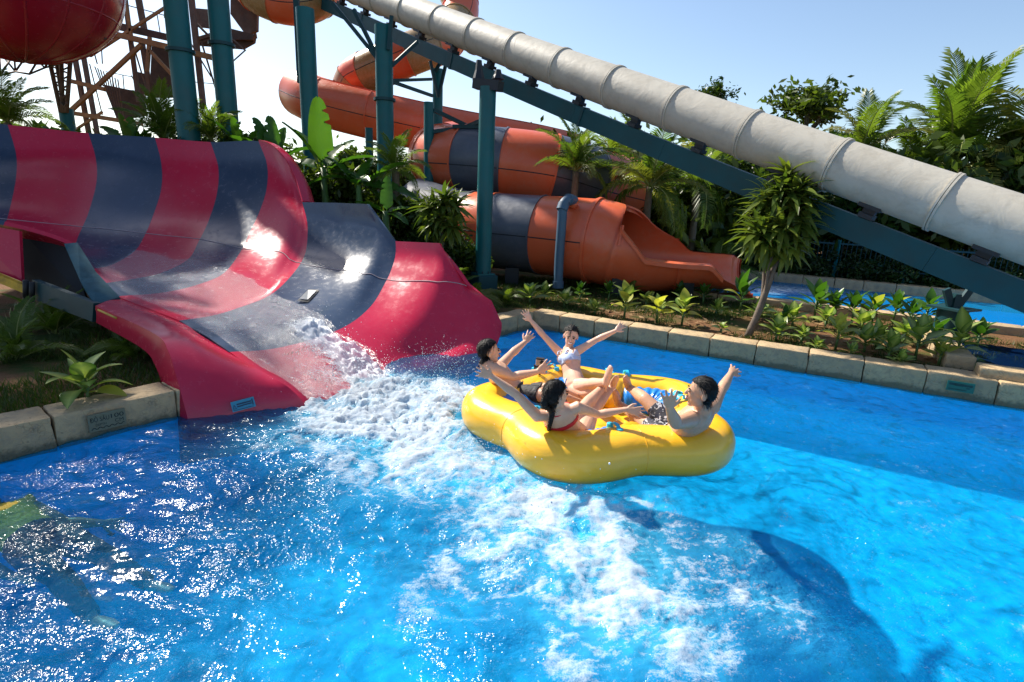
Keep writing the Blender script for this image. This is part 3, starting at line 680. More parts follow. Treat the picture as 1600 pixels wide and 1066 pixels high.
# ================================================================== orange tube slide, run by run
def tube_run(root, path, rr, secs, mats, arc01=None, ns=28, up=(0, 0, 1), flange=.055, rib=True):
    """path in world points; secs = number of moulded sections; open arc for troughs"""
    P = spline(path, secs*8+1)
    a0, a1 = arc01 if arc01 else (0, 2*PI)
    T, N, B = frames(P, up)
    r = np.interp(np.linspace(0, 1, len(P)), np.linspace(0, 1, len(rr)), rr) if hasattr(rr, '__len__') else np.full(len(P), rr)
    A = np.linspace(a0, a1, ns+1)
    for k in range(secs):
        sl = slice(k*8, k*8+9)
        Gd = P[sl][:, None]+N[sl][:, None]*(np.cos(A)[None, :, None]*r[sl][:, None, None])+B[sl][:, None]*(np.sin(A)[None, :, None]*r[sl][:, None, None])
        Fq = [tuple(int(x) for x in f) for f in grid_faces(9, ns+1)]
        Vs, Fs = solid(Gd.reshape(-1, 3), Fq, .03)
        ts_ = part('tube_section', Vs, Fs, mats[k % len(mats)], root, sharp=50)
        # flange ring at the downstream joint
        i = k*8+8
        for q in ((i-.2,),):
            c = P[i]; Gd = np.stack([c+T[i]*s*.02+(N[i]*np.cos(A)[:, None]+B[i]*np.sin(A)[:, None])*(r[i]+h) for s, h in ((-1, -.02), (-1, flange), (1, flange), (1, -.02))], 0)
            part('flange_ring', Gd.reshape(-1, 3), [tuple(int(x) for x in f) for f in grid_faces(4, ns+1)], mats[k % len(mats)], ts_, sharp=40)
    if rib:
        for an in (PI/2, -PI/2):
            Q = P+(N*math.cos(an)+B*math.sin(an))*(r[:, None]+.012)
            V, Fc = sweep(Q, .022, 6); part('side_joint', V, Fc, 'bracket_steel', root)
OR = thing('orange_tube_slide', 'orange and grey spiral tube slide ending in an open orange chute', 'water slide', (1.5, 12.4, GZ))
def W(L): return [at(*p) for p in L]
rB = .80
# lowest run with its open exit
tube_run(OR, W([(650, 330, 14.6), (712, 350, 13.9), (742, 356, 13.5), (776, 361, 13.15), (848, 368, 12.65), (930, 377, 12.1)]), [.80, .80, .82, .83, .84, .86], 5, ['grey_gelcoat', 'grey_gelcoat', 'orange_gelcoat', 'grey_gelcoat', 'orange_gelcoat'])
# open exit of the lowest orange run
ex = spline(W([(848, 368, 12.65), (930, 377, 12.1), (970, 387, 11.9), (1010, 396, 11.8), (1060, 402, 11.7), (1105, 405, 11.55), (1150, 408, 11.4), (1176, 412, 11.35)]), 57)
T_, N_, B_ = [q[8:] for q in frames(ex, (0, 0, 1))]; ex = ex[8:]; rx = np.interp(np.linspace(0, 1, 49), [0, .35, .7, .9, 1], [.86, .82, .76, .78, .92])
s_ = np.linspace(0, 1, 49)
lo = np.interp(s_, [0, .12, .14, .19, .31, .68, .76, .9, 1], [0.0, .02, PI*.29, PI*.36, PI*.5, PI*.5, PI*.66, PI*.80, PI*.86]); hi = np.interp(s_, [0, .14, .25, .33, .42, .5, .57, .9, 1], [2*PI, 2*PI, 1.86*PI, 1.77*PI, 1.70*PI, 1.64*PI, 1.52*PI, 1.5*PI, 1.46*PI])
rvx = np.interp(s_, [0, .3, .62, 1], [.86, .82, .54, .58]); rx = np.interp(s_, [0, .35, .7, .88, 1], [.86, .82, .76, .86, 1.05])
Ge = np.zeros((49, 33, 3))
for i in range(49):
    A = np.linspace(lo[i], hi[i], 33); Ge[i] = ex[i]+N_[i]*(np.cos(A)*rvx[i])[:, None]+B_[i]*(np.sin(A)*rx[i])[:, None]
Vs, Fs = solid(Ge.reshape(-1, 3), [tuple(int(x) for x in f) for f in grid_faces(49, 33)], .035); part('exit_chute', Vs, Fs, 'orange_gelcoat', OR, sharp=55)
for j, sgn in ((0, 1), (32, -1)):
    ie = 37 if j == 0 else 49; m_ = ie-2
    e = Ge[2:ie, j]; o = e+B_[2:ie]*(.13*sgn)+np.array((0, 0, -.02)); o2 = o+np.array((0, 0, -.07))
    part('chute_rim', np.stack([e+np.array((0, 0, .02)), o+np.array((0, 0, .015)), o2], 0).reshape(-1, 3), [tuple(int(x) for x in f) for f in grid_faces(3, m_)], 'orange_gelcoat', OR, sharp=50)
A = np.linspace(lo[-1], hi[-1], 33); ring = np.stack([ex[-1]+T_[-1]*d+N_[-1]*(np.cos(A)*(rvx[-1]+h))[:, None]+B_[-1]*(np.sin(A)*(rx[-1]+h))[:, None] for d, h in ((-.02, -.03), (.0, .10), (.05, .12), (.04, .0))], 0)
part('mouth_rim', ring.reshape(-1, 3), [tuple(int(x) for x in f) for f in grid_faces(4, 33)], 'orange_gelcoat', OR, sharp=50)
for i in (0, 24):
    A = np.linspace(lo[i]+.0, hi[i], 33); g3 = np.stack([ex[i]+T_[i]*d+N_[i]*(np.cos(A)*(rvx[i]+h))[:, None]+B_[i]*(np.sin(A)*(rx[i]+h))[:, None] for d, h in ((-.03, 0), (-.03, .07), (.03, .07), (.03, 0))], 0)
    part('flange_ring', g3.reshape(-1, 3), [tuple(int(x) for x in f) for f in grid_faces(4, 33)], 'orange_gelcoat', OR, sharp=40)
for px, y in ((800, 12.9), (960, 11.9), (1060, 11.7)):
    c = at(px, 430, y); V, Fc = box((c[0], c[1], GZ+.12), (.3, 1.3, .5)); part('cradle', V, Fc, 'bracket_steel', OR, smooth=False)
# middle run
tube_run(OR, W([(715, 236, 18.0), (690, 243, 16.6), (692, 249, 15.5), (730, 252, 14.9), (790, 257, 14.6), (862, 267, 14.5), (920, 284, 14.8), (975, 298, 15.6)]), .84, 7, ['orange_gelcoat', 'orange_gelcoat', 'orange_gelcoat', 'grey_gelcoat', 'orange_gelcoat', 'grey_gelcoat', 'orange_gelcoat'])
# high trough with an open top
tube_run(OR, W([(470, 146, 20.4), (500, 158, 19.5), (560, 174, 19.1), (630, 190, 19.0), (700, 205, 19.0), (770, 218, 19.2), (840, 230, 19.7), (900, 242, 20.6)]), .74, 6, ['orange_gelcoat'], arc01=(.42, 2*PI-.42))
# upper tube that joins it and climbs behind the beam
tube_run(OR, W([(545, 150, 20.6), (556, 124, 20.5), (580, 110, 20.2), (615, 95, 20.0), (655, 79, 20.0), (690, 66, 20.6), (712, 42, 21.6), (720, 12, 22.3), (708, -25, 22.4)]), .62, 9, ['tan_gelcoat', 'orange_gelcoat'])
tube_run(OR, W([(372, -45, 19.0), (400, -14, 18.6), (432, 2, 18.4), (466, 6, 18.4), (496, -4, 18.8), (515, -30, 19.6)]), .55, 5, ['orange_gelcoat', 'tan_gelcoat'])
gq = [at(974, 352, 11.12), at(966, 384, 11.08), at(971, 386, 11.0)]; V, Fc = sweep([gq[0], gq[1]], [.02, .05], 6); part('gusset', V, Fc, 'orange_gelcoat', OR, smooth=False)
# tan runoff pipe beside the tube
FP = thing('feed_pipe', 'blue grey water pipe with an elbow standing against the orange tube', 'pipe', tuple(at(873, 440, 11.45)*np.array((1, 1, 0))+np.array((0, 0, GZ))))
pp = W([(872, 446, 11.35), (874, 400, 11.35), (878, 345, 11.35), (879, 325, 11.36), (882, 316, 11.4), (889, 312, 11.5), (897, 313, 11.75)])
V, Fc = sweep(spline(pp, 40), .095, 16); pi_ = part('pipe', V, Fc, 'blue_pipe_paint', FP)
for i in (0, 3, 5):
    a = np.array(pp[i]); b = np.array(pp[i+1]); d = (b-a)/np.linalg.norm(b-a); V, Fc = cyl(a-d*.05, a+d*.09, .115, 16); part('coupling', V, Fc, 'blue_pipe_paint', pi_, sharp=40)
V, Fc = cyl(pp[-1], at(893, 325, 11.75), .105, 16); part('inlet_stub', V, Fc, 'orange_gelcoat', FP)
# ================================================================== red bowl at the top left
BWc = at(14, -48, 13.6); BR = 1.98
BO = thing('red_bowl', 'huge dark red ribbed slide bowl cut off by the top left corner', 'slide bowl', tuple(BWc))
for k in range(16):
    a0 = k*2*PI/16; A = np.linspace(a0+.008, a0+2*PI/16-.008, 7); Pz = np.linspace(-.5*PI, .12*PI, 14)
    G3 = np.array([[BWc+np.array((math.cos(p)*math.cos(a)*BR*1.05, math.cos(p)*math.sin(a)*BR*1.05, math.sin(p)*BR*.92)) for a in A] for p in Pz])
    Vs, Fs = solid(G3.reshape(-1, 3), [tuple(int(x) for x in f) for f in grid_faces(14, 7)], .03); bp_ = part('bowl_panel', Vs, Fs, 'bowl_gelcoat', BO, sharp=50)
    rb = [BWc+np.array((math.cos(p)*math.cos(a0)*BR*1.06, math.cos(p)*math.sin(a0)*BR*1.06, math.sin(p)*BR*.93)) for p in Pz]
    V, Fc = sweep(rb, .028, 6); part('panel_rib', V, Fc, 'bowl_gelcoat', bp_)
V, Fc = sweep([BWc+np.array((math.cos(a)*BR*.95, math.sin(a)*BR*.95, -BR*.40)) for a in np.linspace(0, 2*PI, 49)], .03, 6, caps=False); part('panel_rib', V, Fc, 'bowl_gelcoat', BO)
# ================================================================== rusty access tower
simple('rusty_steel', (.13, .085, .065), .75, .1, .4, 4, dirt=(.12, .05, .02), dirtamt=.8, dscale=3, bump=.3)
simple('weathered_timber', (.30, .15, .055), .75, 0, .3, 5, dirt=(.12, .07, .04), dirtamt=.7, dscale=4, bump=.3)
simple('dark_plank', (.075, .045, .034), .8, 0, .4, 5, bump=.3)
TW = thing('access_tower', 'rusty open frame slide tower with timber braces and walkways', 'tower', tuple(at(220, 190, 19)*np.array((1, 1, 0))+np.array((0, 0, GZ))))
def tb_(p, q, w_, mat='rusty_steel', name='tower_post', ya=19.0, yb=None):
    w_ *= .7; V, Fc = beam(at(p[0], p[1], ya), at(q[0], q[1], ya if yb is None else yb), w_, w_); part(name, V, Fc, mat, TW, smooth=False)
for p, q, w_, y in (((108, 40), (140, 215), .16, 18.4), ((122, 40), (153, 215), .16, 19.4), ((193, -20), (217, 160), .15, 18.4), ((213, -20), (226, 50), .20, 19.0), ((221, 60), (238, 165), .17, 19.0),
                 ((297, -20), (318, 170), .20, 18.6), ((328, -20), (343, 190), .13, 20), ((262, -10), (268, 40), .22, 19), ((263, -20), (283, 180), .12, 21), ((385, -20), (400, 60), .10, 20)): tb_(p, q, w_, ya=y)
for p, q, w_ in (((221, 70), (112, 172), .15), ((258, 12), (140, 88), .10), ((135, 43), (336, 91), .22), ((107, 126), (164, 140), .18), ((114, 177), (222, 194), .18), ((234, 79), (278, 127), .13), ((234, 58), (230, 112), .13), ((196, 5), (206, 60), .1), ((160, 175), (115, 205), .09)):
    tb_(p, q, w_, 'weathered_timber', 'timber_brace', 18.2)
for p, q, w_ in (((275, 30), (330, 120), .05), ((313, 60), (345, 165), .06), ((205, 60), (232, 150), .05), ((365, 62), (382, 78), .06), ((364, 96), (384, 78), .045), ((300, 30), (330, 60), .09), ((307, 62), (333, 54), .14), ((306, 68), (336, 60), .05), ((141, 60), (152, 100), .04), ((155, 10), (160, 100), .035), ((140, 100), (160, 180), .035), ((245, 20), (250, 50), .03), ((110, 90), (135, 85), .05),
                 ((140, 20), (192, 30), .03), ((168, 0), (260, 25), .035), ((165, 112), (215, 122), .03), ((175, 115), (177, 140), .03), ((192, 118), (194, 140), .03), ((300, 128), (345, 132), .03)):
    tb_(p, q, w_, 'rusty_steel', 'strut', 18.8)
for q4, y, mt, nm in (([(137, 24), (275, 56), (275, 66), (137, 36)], 18.6, 'dark_plank', 'walkway_deck'), ([(237, 72), (276, 74), (269, 152), (233, 152)], 19.4, 'dark_plank', 'stair_panel'), ([(161, 132), (220, 144), (226, 180), (183, 188)], 19.2, 'dark_plank', 'stair_flight'),
                 ([(305, 60), (398, 54), (396, 66), (378, 76), (306, 70)], 19.0, 'dark_plank', 'walkway_deck'), ([(360, -10), (402, -10), (401, 48), (384, 55), (360, 22)], 19.3, 'rusty_steel', 'rusted_panel'), ([(358, 44), (398, 54), (394, 62), (358, 62)], 18.8, 'dark_plank', 'kick_board'), ([(296, 12), (330, 15), (331, 44), (300, 40)], 19.6, 'rusty_steel', 'rusted_panel'), ([(255, -5), (266, -5), (266, 30), (256, 28)], 19.6, 'rusty_steel', 'rusted_panel'), ([(214, 112), (238, 118), (234, 150), (220, 145)], 19.6, 'dark_plank', 'stair_panel')):
    plate([(a, b, y) for a, b in q4], .15, mt, nm, TW)
r_ = random.Random(5)
for k in range(9):
    x = 148+k*4.5; tb_((x, 104+k*2.5), (x+9, 128+k*7), .035, 'rusty_steel', 'baluster', 18.6)
for k in range(7):
    x = 205+k*3; tb_((x, 118+k*3), (x+12, 140+k*6), .03, 'rusty_steel', 'baluster', 19)
# lattice under the bowl
LT = thing('lattice_truss', 'dark triangulated steel lattice holding up the red bowl', 'truss', tuple(at(60, 100, 14.6)*np.array((1, 1, 0))+np.array((0, 0, GZ))))
nodes = [(-30, 84), (0, 82), (22, 84), (45, 82), (68, 80), (90, 72), (112, 60), (132, 48), (146, 30), (150, 5), (-30, 122), (0, 118), (24, 112), (46, 116), (70, 106), (92, 100), (108, 84), (126, 70), (165, 60), (168, 30), (160, 0), (176, 14)]
pts = [at(x, y, 14.4+r_.uniform(-.7, .9)) for x, y in nodes]
for i in range(len(nodes)):
    for j in range(i+1, len(nodes)):
        dd = math.hypot(nodes[i][0]-nodes[j][0], nodes[i][1]-nodes[j][1])
        if dd < 43 and r_.random() < .92: V, Fc = cyl(pts[i], pts[j], .022, 6); part('lattice_bar', V, Fc, 'rusty_steel', LT)
for a, b in (((72, 70), (95, 176)), ((84, 66), (101, 176)), ((112, 66), (104, 176)), ((95, 70), (98, 176))):
    V, Fc = cyl(at(a[0], a[1], 15.2), at(b[0], b[1], 15.3), .05, 8); part('lattice_leg', V, Fc, 'rusty_steel', LT)
for k in range(7):
    y0 = 76+k*14; xl = 75+k*3.2; xr = 112-k*1.2
    V, Fc = cyl(at(xl, y0, 15.2), at(xr, y0+12, 15.3), .022, 6); part('lattice_bar', V, Fc, 'rusty_steel', LT)
    V, Fc = cyl(at(xr, y0, 15.2), at(xl+3, y0+12, 15.3), .022, 6); part('lattice_bar', V, Fc, 'rusty_steel', LT)
# ================================================================== five-seat inflatable raft
def vinyl(name, col, rough=.3, coat=.35, wr=.12, wscale=3.0, spec=.5):
    b = NB(name); v = b.coord('Object'); n = b.noise(2.5, 5, .6, v)
    c = b.mix(b.ramp(n, [(.3, 0), (.7, 1)]), tuple(x*.9 for x in col), tuple(min(1, x*1.08) for x in col))
    sp = b.ramp(b.noise(60, 3, .6, v), [(.66, 0), (.74, .25)]); c = b.mix(sp, c, tuple(min(1, x*1.4+.05) for x in col))
    nm = b.bump(b.noise(wscale, 4, .6, v, 1.0), wr, .05)
    return b.done(b.pbr(c, rough, normal=nm, coat=coat, spec=spec, coatr=.12))
vinyl('yellow_vinyl', (.95, .49, .022)); vinyl('blue_vinyl', (.008, .20, .62), wr=.3, wscale=6); vinyl('cyan_strap', (.02, .42, .68), .45, 0)
RC = np.array((.82, 4.78)); LOB = rad(33.0); NLB = 5
RFT = thing('inflatable_raft', 'big yellow lobed inflatable raft with blue seat wells floating in the pool', 'raft', (RC[0], RC[1], 0))
TILT = np.array((-.03, -.012))
def rr_(ph): return .905+.105*np.cos(NLB*(ph-LOB))
def rpt(ph, r, z): return np.array((RC[0]+1.045*r*math.cos(ph), RC[1]+.90*r*math.sin(ph), z+.01))
nu, nv = 220, 30
PH = np.linspace(0, 2*PI, nu, endpoint=False); V = np.zeros((nu, nv, 3))
cl = np.array([rpt(p, rr_(p), .155) for p in PH]); tg = np.roll(cl, -1, 0)-np.roll(cl, 1, 0); tg /= np.linalg.norm(tg, axis=1)[:, None]
outw = np.stack([tg[:, 1], -tg[:, 0], 0*tg[:, 0]], 1)
for i, p in enumerate(PH):
    dent = (1-math.cos(NLB*(p-LOB)))/2
    rh = .21+.01*dent; rv = .195-.005*dent
    for j, t in enumerate(np.linspace(0, 2*PI, nv, endpoint=False)):
        c, s = math.cos(t), math.sin(t); c = math.copysign(abs(c)**.86, c); s = math.copysign(abs(s)**.86, s)
        V[i, j] = cl[i]+outw[i]*rh*c+np.array((0, 0, rv*s))
        wr = .006*math.sin(46*p+3*t)*max(0, -c)*dent; V[i, j] += outw[i]*wr
ot_ = part('outer_tube', V.reshape(-1, 3), grid_faces(nu, nv, True, True), 'yellow_vinyl', RFT)
# raised welded seams on the tube
for p in (LOB+PI/5+k*2*PI/5 for k in range(5)):
    i = int((p % (2*PI))/(2*PI)*nu) % nu
    V2, F2 = sweep([V[i, j]+(V[i, j]-cl[i])*.004 for j in list(range(nv))+[0]], .003, 5, caps=False); part('weld_seam', V2, F2, 'yellow_vinyl', ot_)
for k in range(NLB):
    ph = LOB+k*2*PI/NLB; A = np.linspace(ph-rad(31), ph+rad(31), 57)
    path = np.array([rpt(a, rr_(a)-.20, .115) for a in A]); rad_ = .178+.014*np.abs(np.sin(np.linspace(0, 11*PI, 57)))-.012
    Vw, Fw = sweep(path, rad_*np.clip(np.sin(np.linspace(.02, PI-.02, 57))*4, .25, 1), 14); part('seat_well', Vw, Fw, 'blue_vinyl', RFT)
# quilted floor
ng, na = 26, 80; G = np.zeros((ng, na, 3))
for i, s in enumerate(np.linspace(0, 1, ng)):
    for j, a in enumerate(np.linspace(0, 2*PI, na, endpoint=False)):
        r = s*(rr_(a)-.10); x, y = r*math.cos(a), r*math.sin(a)
        z = .05+.055*(abs(math.sin(x*9.5+.6))*abs(math.sin(y*9.5+.3)))**.55*(1-s**4)
        G[i, j] = (RC[0]+1.045*x, RC[1]+.90*y, z)
part('floor', G.reshape(-1, 3), grid_faces(ng, na, False, True), 'yellow_vinyl', RFT)
# inner bolsters between the seats
for k in range(NLB):
    ph = LOB+(k+.5)*2*PI/NLB
    pth = np.array([rpt(ph, r, z) for r, z in ((.46, .08), (.54, .13), (.62, .18), (.72, .22))]); Vb, Fb = sweep(spline(pth, 14), np.linspace(.08, .14, 14)*np.clip(np.linspace(.55, 3, 14), 0, 1), 16); part('bolster', Vb, Fb, 'yellow_vinyl', RFT)
def raft_top(x, y):
    y = RC[1]+(y-RC[1])/.90; r = math.hypot(x-RC[0], y-RC[1]); p = math.atan2(y-RC[1], x-RC[0]); d = r-float(rr_(p)); 
    return .165+(.205*math.sqrt(max(0, 1-(d/.25)**2)) if abs(d) < .25 else .02)
for px, py in ((842, 594), (862, 583), (953, 577), (979, 584), (1057, 615), (1063, 632), (961, 665), (835, 640)):
    q = on(px, py, .40); z = raft_top(q[0], q[1]); q = on(px, py, z); z = raft_top(q[0], q[1]); c = np.array((q[0], q[1], z))
    p = math.atan2(q[1]-RC[1], q[0]-RC[0])+.5; t = np.array((math.cos(p), math.sin(p), 0)); n = np.array((-t[1], t[0], 0))
    arcp = np.array([c+t*(.058*math.cos(a))+np.array((0, 0, -.01+.045*math.sin(a))) for a in np.linspace(0, PI, 11)])
    Gs = np.concatenate([arcp-n*.016, arcp+n*.016]); Vh, Fh = solid(Gs, [tuple(int(x) for x in f) for f in grid_faces(2, 11)], .008)
    h = part('handle', Vh, Fh, 'cyan_strap', RFT, sharp=50)
    for s in (-1, 1):
        e = c+t*.058*s; Vd, Fd = sweep([e+np.array((0, 0, -.03)), e+np.array((0, 0, .008)), e+np.array((0, 0, .012))], [.03, .028, .02], 12); part('handle_patch', Vd, Fd, 'cyan_strap', h, sharp=40)
# ================================================================== vegetation
leafmat('palm_leaf', (.038, .088, .012), (.15, .20, .028), .50); leafmat('palm_leaf_pale', (.10, .13, .02), (.24, .22, .05), .45)
leafmat('banana_leaf', (.022, .085, .010), (.07, .16, .018), .42, .32); leafmat('dracaena_leaf', (.035, .075, .014), (.17, .21, .035), .40, .3)
leafmat('aroid_leaf', (.03, .095, .014), (.11, .22, .03), .40, .3, vein=(.48, .54, .16)); leafmat('tree_leaf', (.018, .045, .008), (.085, .12, .018), .42)
leafmat('hedge_leaf', (.010, .028, .006), (.035, .065, .010), .25); leafmat('grass_blade', (.015, .045, .006), (.075, .11, .016), .35, .5)
leafmat('yellow_leaf', (.30, .33, .05), (.50, .48, .09), .45)
simple('palm_bark', (.14, .105, .07), .85, 0, .3, 9, bump=.8, bscale=25, dirt=(.05, .045, .03), dscale=4)
simple('tree_bark', (.13, .10, .075), .85, 0, .35, 8, bump=.8, bscale=30, dirt=(.05, .045, .03), dscale=4)
simple('green_stem', (.06, .12, .025), .5, 0, .25, 8); simple('frond_rib', (.20, .22, .05), .5, 0, .2, 8)
def blade(L, w_, n=6, droop=.35, fold=.25, shape=.8, twist=0):
    """one leaf along +x, arching over; returns V, F, across(0 edge..1 midrib)"""
    V = []; vn = []
    for i in range(n+1):
        t = i/n; a = droop*t*t; x = L*(t-.18*droop*t*t); z = -L*droop*.55*t*t
        hw = w_*max(.03, math.sin(PI*min(1, t**shape*.97+.03)))**.8 if t < 1 else w_*.03
        for s in (-1, 0, 1): V.append((x, s*hw, z+abs(s)*hw*fold)); vn.append(1-abs(s))
    Fc = [(i*3+j, i*3+j+1, i*3+j+4, i*3+j+3) for i in range(n) for j in (0, 1)]
    return np.array(V), Fc, np.array(vn)
def frond_mesh(name, mat, droop, nl=44, seed=1, wide=.30, hang=.5):
    r = random.Random(seed); P = []
    for i in range(25):
        t = i/24; P.append((t-.30*droop*t**2.2, 0, .10*math.sin(t*2)-droop*.62*t**2.3))
    P = np.array(P); T, N, B = frames(P, (0, 0, 1))
    items = [(sweep(P, np.linspace(.011, .002, 25), 5), 1)]
    V = []; Fc = []; fm = []; n = 0
    v, f = items[0][0]; V.append(v); Fc += [tuple(q) for q in f]; fm += [1]*len(f); n = len(v)
    for s in (-1, 1):
        for i in range(nl):
            t = .10+.90*i/nl; k = t*24; i0 = min(int(k), 23); u = k-i0; p = P[i0]*(1-u)+P[i0+1]*u; tt = T[i0]; nn = N[i0]; bb = B[i0]*s
            L = wide*(.35+.65*math.sin(PI*min(1, .12+t*.86)))*r.uniform(.85, 1.1); sweepf = .45+.55*t
            d = bb*math.cos(sweepf*.9)+tt*math.sin(sweepf*.9)+nn*r.uniform(.0, .25); d /= np.linalg.norm(d)
            e = p+d*L*.5+np.array((0, 0, .02)); q = p+d*L*.86+np.array((0, 0, -hang*L*r.uniform(.25, .6)))
            w_ = .011*r.uniform(.8, 1.2); sd2 = tt*w_
            V.append(np.array([p-sd2*.5, p+sd2*.5, e+sd2, e-sd2, q])); Fc += [(n, n+1, n+2, n+3), (n+3, n+2, n+4)]; fm += [0, 0]; n += 5
    return mesh_data(name, np.vstack(V), Fc, [mat, 'frond_rib'], smooth=False, fm=fm)
FR = [frond_mesh('frond', 'palm_leaf', d, 46, k, w_, h) for k, (d, w_, h) in enumerate(((.25, .26, .35), (.65, .30, .6), (1.05, .32, .9), (.45, .28, .5)))]
FRP = [frond_mesh('frond', 'palm_leaf_pale', d, 46, k+9, w_, h) for k, (d, w_, h) in enumerate(((.5, .30, .6), (.95, .32, .9)))]
def child(name, me, root, loc, rot, sc):
    o = link(name, me, root); o.location = loc; o.rotation_euler = rot; o.scale = (sc,)*3 if not hasattr(sc, '__len__') else sc; return o
def palm(px, py, y, L, nf, label, seed, pale=.12, group='palms', trunk_r=.085, lean=0, base=None, emin=-25, emax=82, az=None):
    """crown centre on the sight line (px, py) at distance y"""
    r = random.Random(seed); c = at(px, py, y); gz = GZ-.05
    root = thing('palm_tree', label, 'palm', (c[0]+lean, c[1], gz), group)
    h = c[2]-gz; loc0 = ROOTLOC[root.name]
    P = [(c[0]+lean*(1-t)**2, c[1], gz+h*t) for t in np.linspace(0, 1, 14)]
    rr = [trunk_r*(1.35-.5*t)*(1+.06*(i % 2)) for i, t in enumerate(np.linspace(0, 1, 14))]
    V, Fc = sweep(P, rr, 10); part('trunk', V, Fc, 'palm_bark', root)
    for i in range(nf):
        e = emin+(emax-emin)*((i+.5)/nf)**.8; a = (i*137.5+r.uniform(-20, 20)) if az is None else r.uniform(*az)
        ml = FRP if r.random() < pale else FR
        me = ml[1 if e < 5 and ml is FRP else 0] if ml is FRP else FR[2 if e < 10 else (1 if e < 40 else (3 if e < 62 else 0))]
        child('frond', me, root, Vector(tuple(c))-loc0, (r.uniform(-.25, .25), -rad(e), rad(a)), L*r.uniform(.82, 1.1))
    return root
palm(1482, 262, 16.2, 3.2, 22, 'big bright palm standing above the white tube at the right', 1, .1, emin=-20, emax=88)
palm(1612, 250, 15.8, 2.9, 16, 'yellowing palm at the right edge beside the white tube', 2, .55, emin=-15, emax=60)
palm(1345, 240, 16, 1.9, 12, 'small palm peeping over the middle of the white tube', 3, .15)
palm(900, 268, 13.4, 1.35, 15, 'palm in front of the dark end of the striped orange tube', 4, .1, emin=-10, emax=85)
palm(1015, 292, 13.2, 1.75, 18, 'wide palm with drooping pale fronds right of the striped tube', 5, .4, emin=-30, emax=70)
palm(1090, 300, 15.0, 1.6, 14, 'dark palm behind the mouth of the orange chute', 6, .1)
palm(962, 270, 17.0, 1.7, 13, 'far palm between the two nearer palms above the orange chute', 16, .1)
palm(618, 268, 11.6, .95, 13, 'small dark palm with arching fronds in front of the thin columns', 7, 0, emin=-20, emax=75)
palm(12, 192, 13.2, 1.35, 15, 'palm at the left edge below the red bowl', 8, 0, emin=0, emax=70)
palm(255, 222, 12.6, 1.25, 14, 'palm between the tower and the leftmost teal column', 9, 0, emin=15, emax=85)
palm(330, 220, 12.2, 1.0, 14, 'palm whose fronds fan out between the two left teal columns', 10, 0, emin=10, emax=80)
palm(1160, 300, 17.5, 2.0, 14, 'shaded palm behind the dracaena tree', 17, .1)
palm(1420, 290, 16.5, 2.1, 14, 'palm hidden low behind the white tube at the right', 18, .15)
# ------------------------------------------------------------------ banana plants
def banana_leaf(name, L, w_, droop, seed, tears=5):
    r = random.Random(seed); n = 26; V = []; vn = []; tear = {r.randrange(5, n-2): r.choice((-1, 1)) for _ in range(tears)}
    for i in range(n+1):
        t = i/n; x = L*(t-.25*droop*t*t); z = -L*droop*.6*t**2.2
        body = sstep(.10, .26, np.array(t))*1.0; hw = w_*float(body)*max(.02, math.cos(max(0, t-.30)/.70*PI/2))**.42 if t < 1 else .01
        hw = max(hw, .012)
        for s in (-1, -.5, 0, .5, 1):
            cut = .35 if (i in tear and tear[i] == (1 if s > 0 else -1) and abs(s) == 1) else 1
            V.append((x+(.02*L*abs(s)), s*hw*cut, z+abs(s)**1.5*hw*.22+r.uniform(-1, 1)*.012*abs(s))); vn.append(1 if s == 0 else 0)
    Fc = [(i*5+j, i*5+j+1, i*5+j+6, i*5+j+5) for i in range(n) for j in range(4)]
    me = mesh_data(name, np.array(V), Fc, 'banana_leaf', attrs={'vein': vn}); return me
BL = [banana_leaf('leaf', 1, .17, d, k, 4+k) for k, d in enumerate((.15, .45, .9))]
def banana(px, py, y, label, leaves, h0, seed, name='banana_plant'):
    """base under (px,py); leaves = (az deg, elevation deg, length, variant)"""
    r = random.Random(seed); c = at(px, py, y); zc = c[2]; root = thing(name, label, 'plant', (c[0], y, GZ-.03), 'banana plants')
    V, Fc = sweep([(c[0], y, GZ-.05), (c[0]+.03, y, (GZ+zc)/2), (c[0], y, zc)], [.12, .09, .05], 10); part('stem', V, Fc, 'green_stem', root)
    for a, e, L, k in leaves: child('leaf', BL[k], root, Vector((r.uniform(-.04, .04), r.uniform(-.04, .04), zc-(GZ-.03)-r.uniform(0, .15))), (r.uniform(-.5, .5), -rad(e), rad(a)), L)
    return root
banana(505, 262, 11.2, 'tall banana plant with one broad upright leaf before the second teal column', [(-80, 84, 1.35, 0), (150, 60, 1.1, 1), (10, 38, 1.15, 1), (180, 30, 1.2, 2), (40, 60, 1.0, 1), (-10, 12, 1.3, 2), (200, 70, 1.2, 1), (95, 50, 1.3, 2)], 1, 3)
banana(428, 250, 11.6, 'banana plant with narrow leaves just right of the striped slide wall', [(170, 72, .95, 0), (60, 70, .9, 0), (20, 40, .9, 1), (200, 45, .9, 1), (-60, 35, .8, 2), (110, 84, 1.0, 0)], 1, 4)
banana(560, 290, 10.9, 'leafy banana plant spreading over the navy slide panel', [(-5, 25, 1.2, 2), (190, 30, 1.1, 2), (30, 50, 1.1, 1), (160, 55, 1.0, 1), (-70, 40, .8, 2), (80, 65, 1.0, 1), (10, 5, 1.0, 2)], 1, 5)
banana(602, 330, 10.4, 'young banana plant with one glowing yellow green leaf', [(100, 86, .72, 0), (10, 30, .6, 1), (200, 35, .6, 1), (-40, 20, .6, 2)], 1, 6)
banana(205, 232, 12.0, 'banana plant rising over the red panel below the tower', [(-80, 80, .8, 0), (20, 55, .8, 1), (180, 50, .8, 1), (60, 70, .8, 0), (120, 75, .8, 0)], 1, 7)
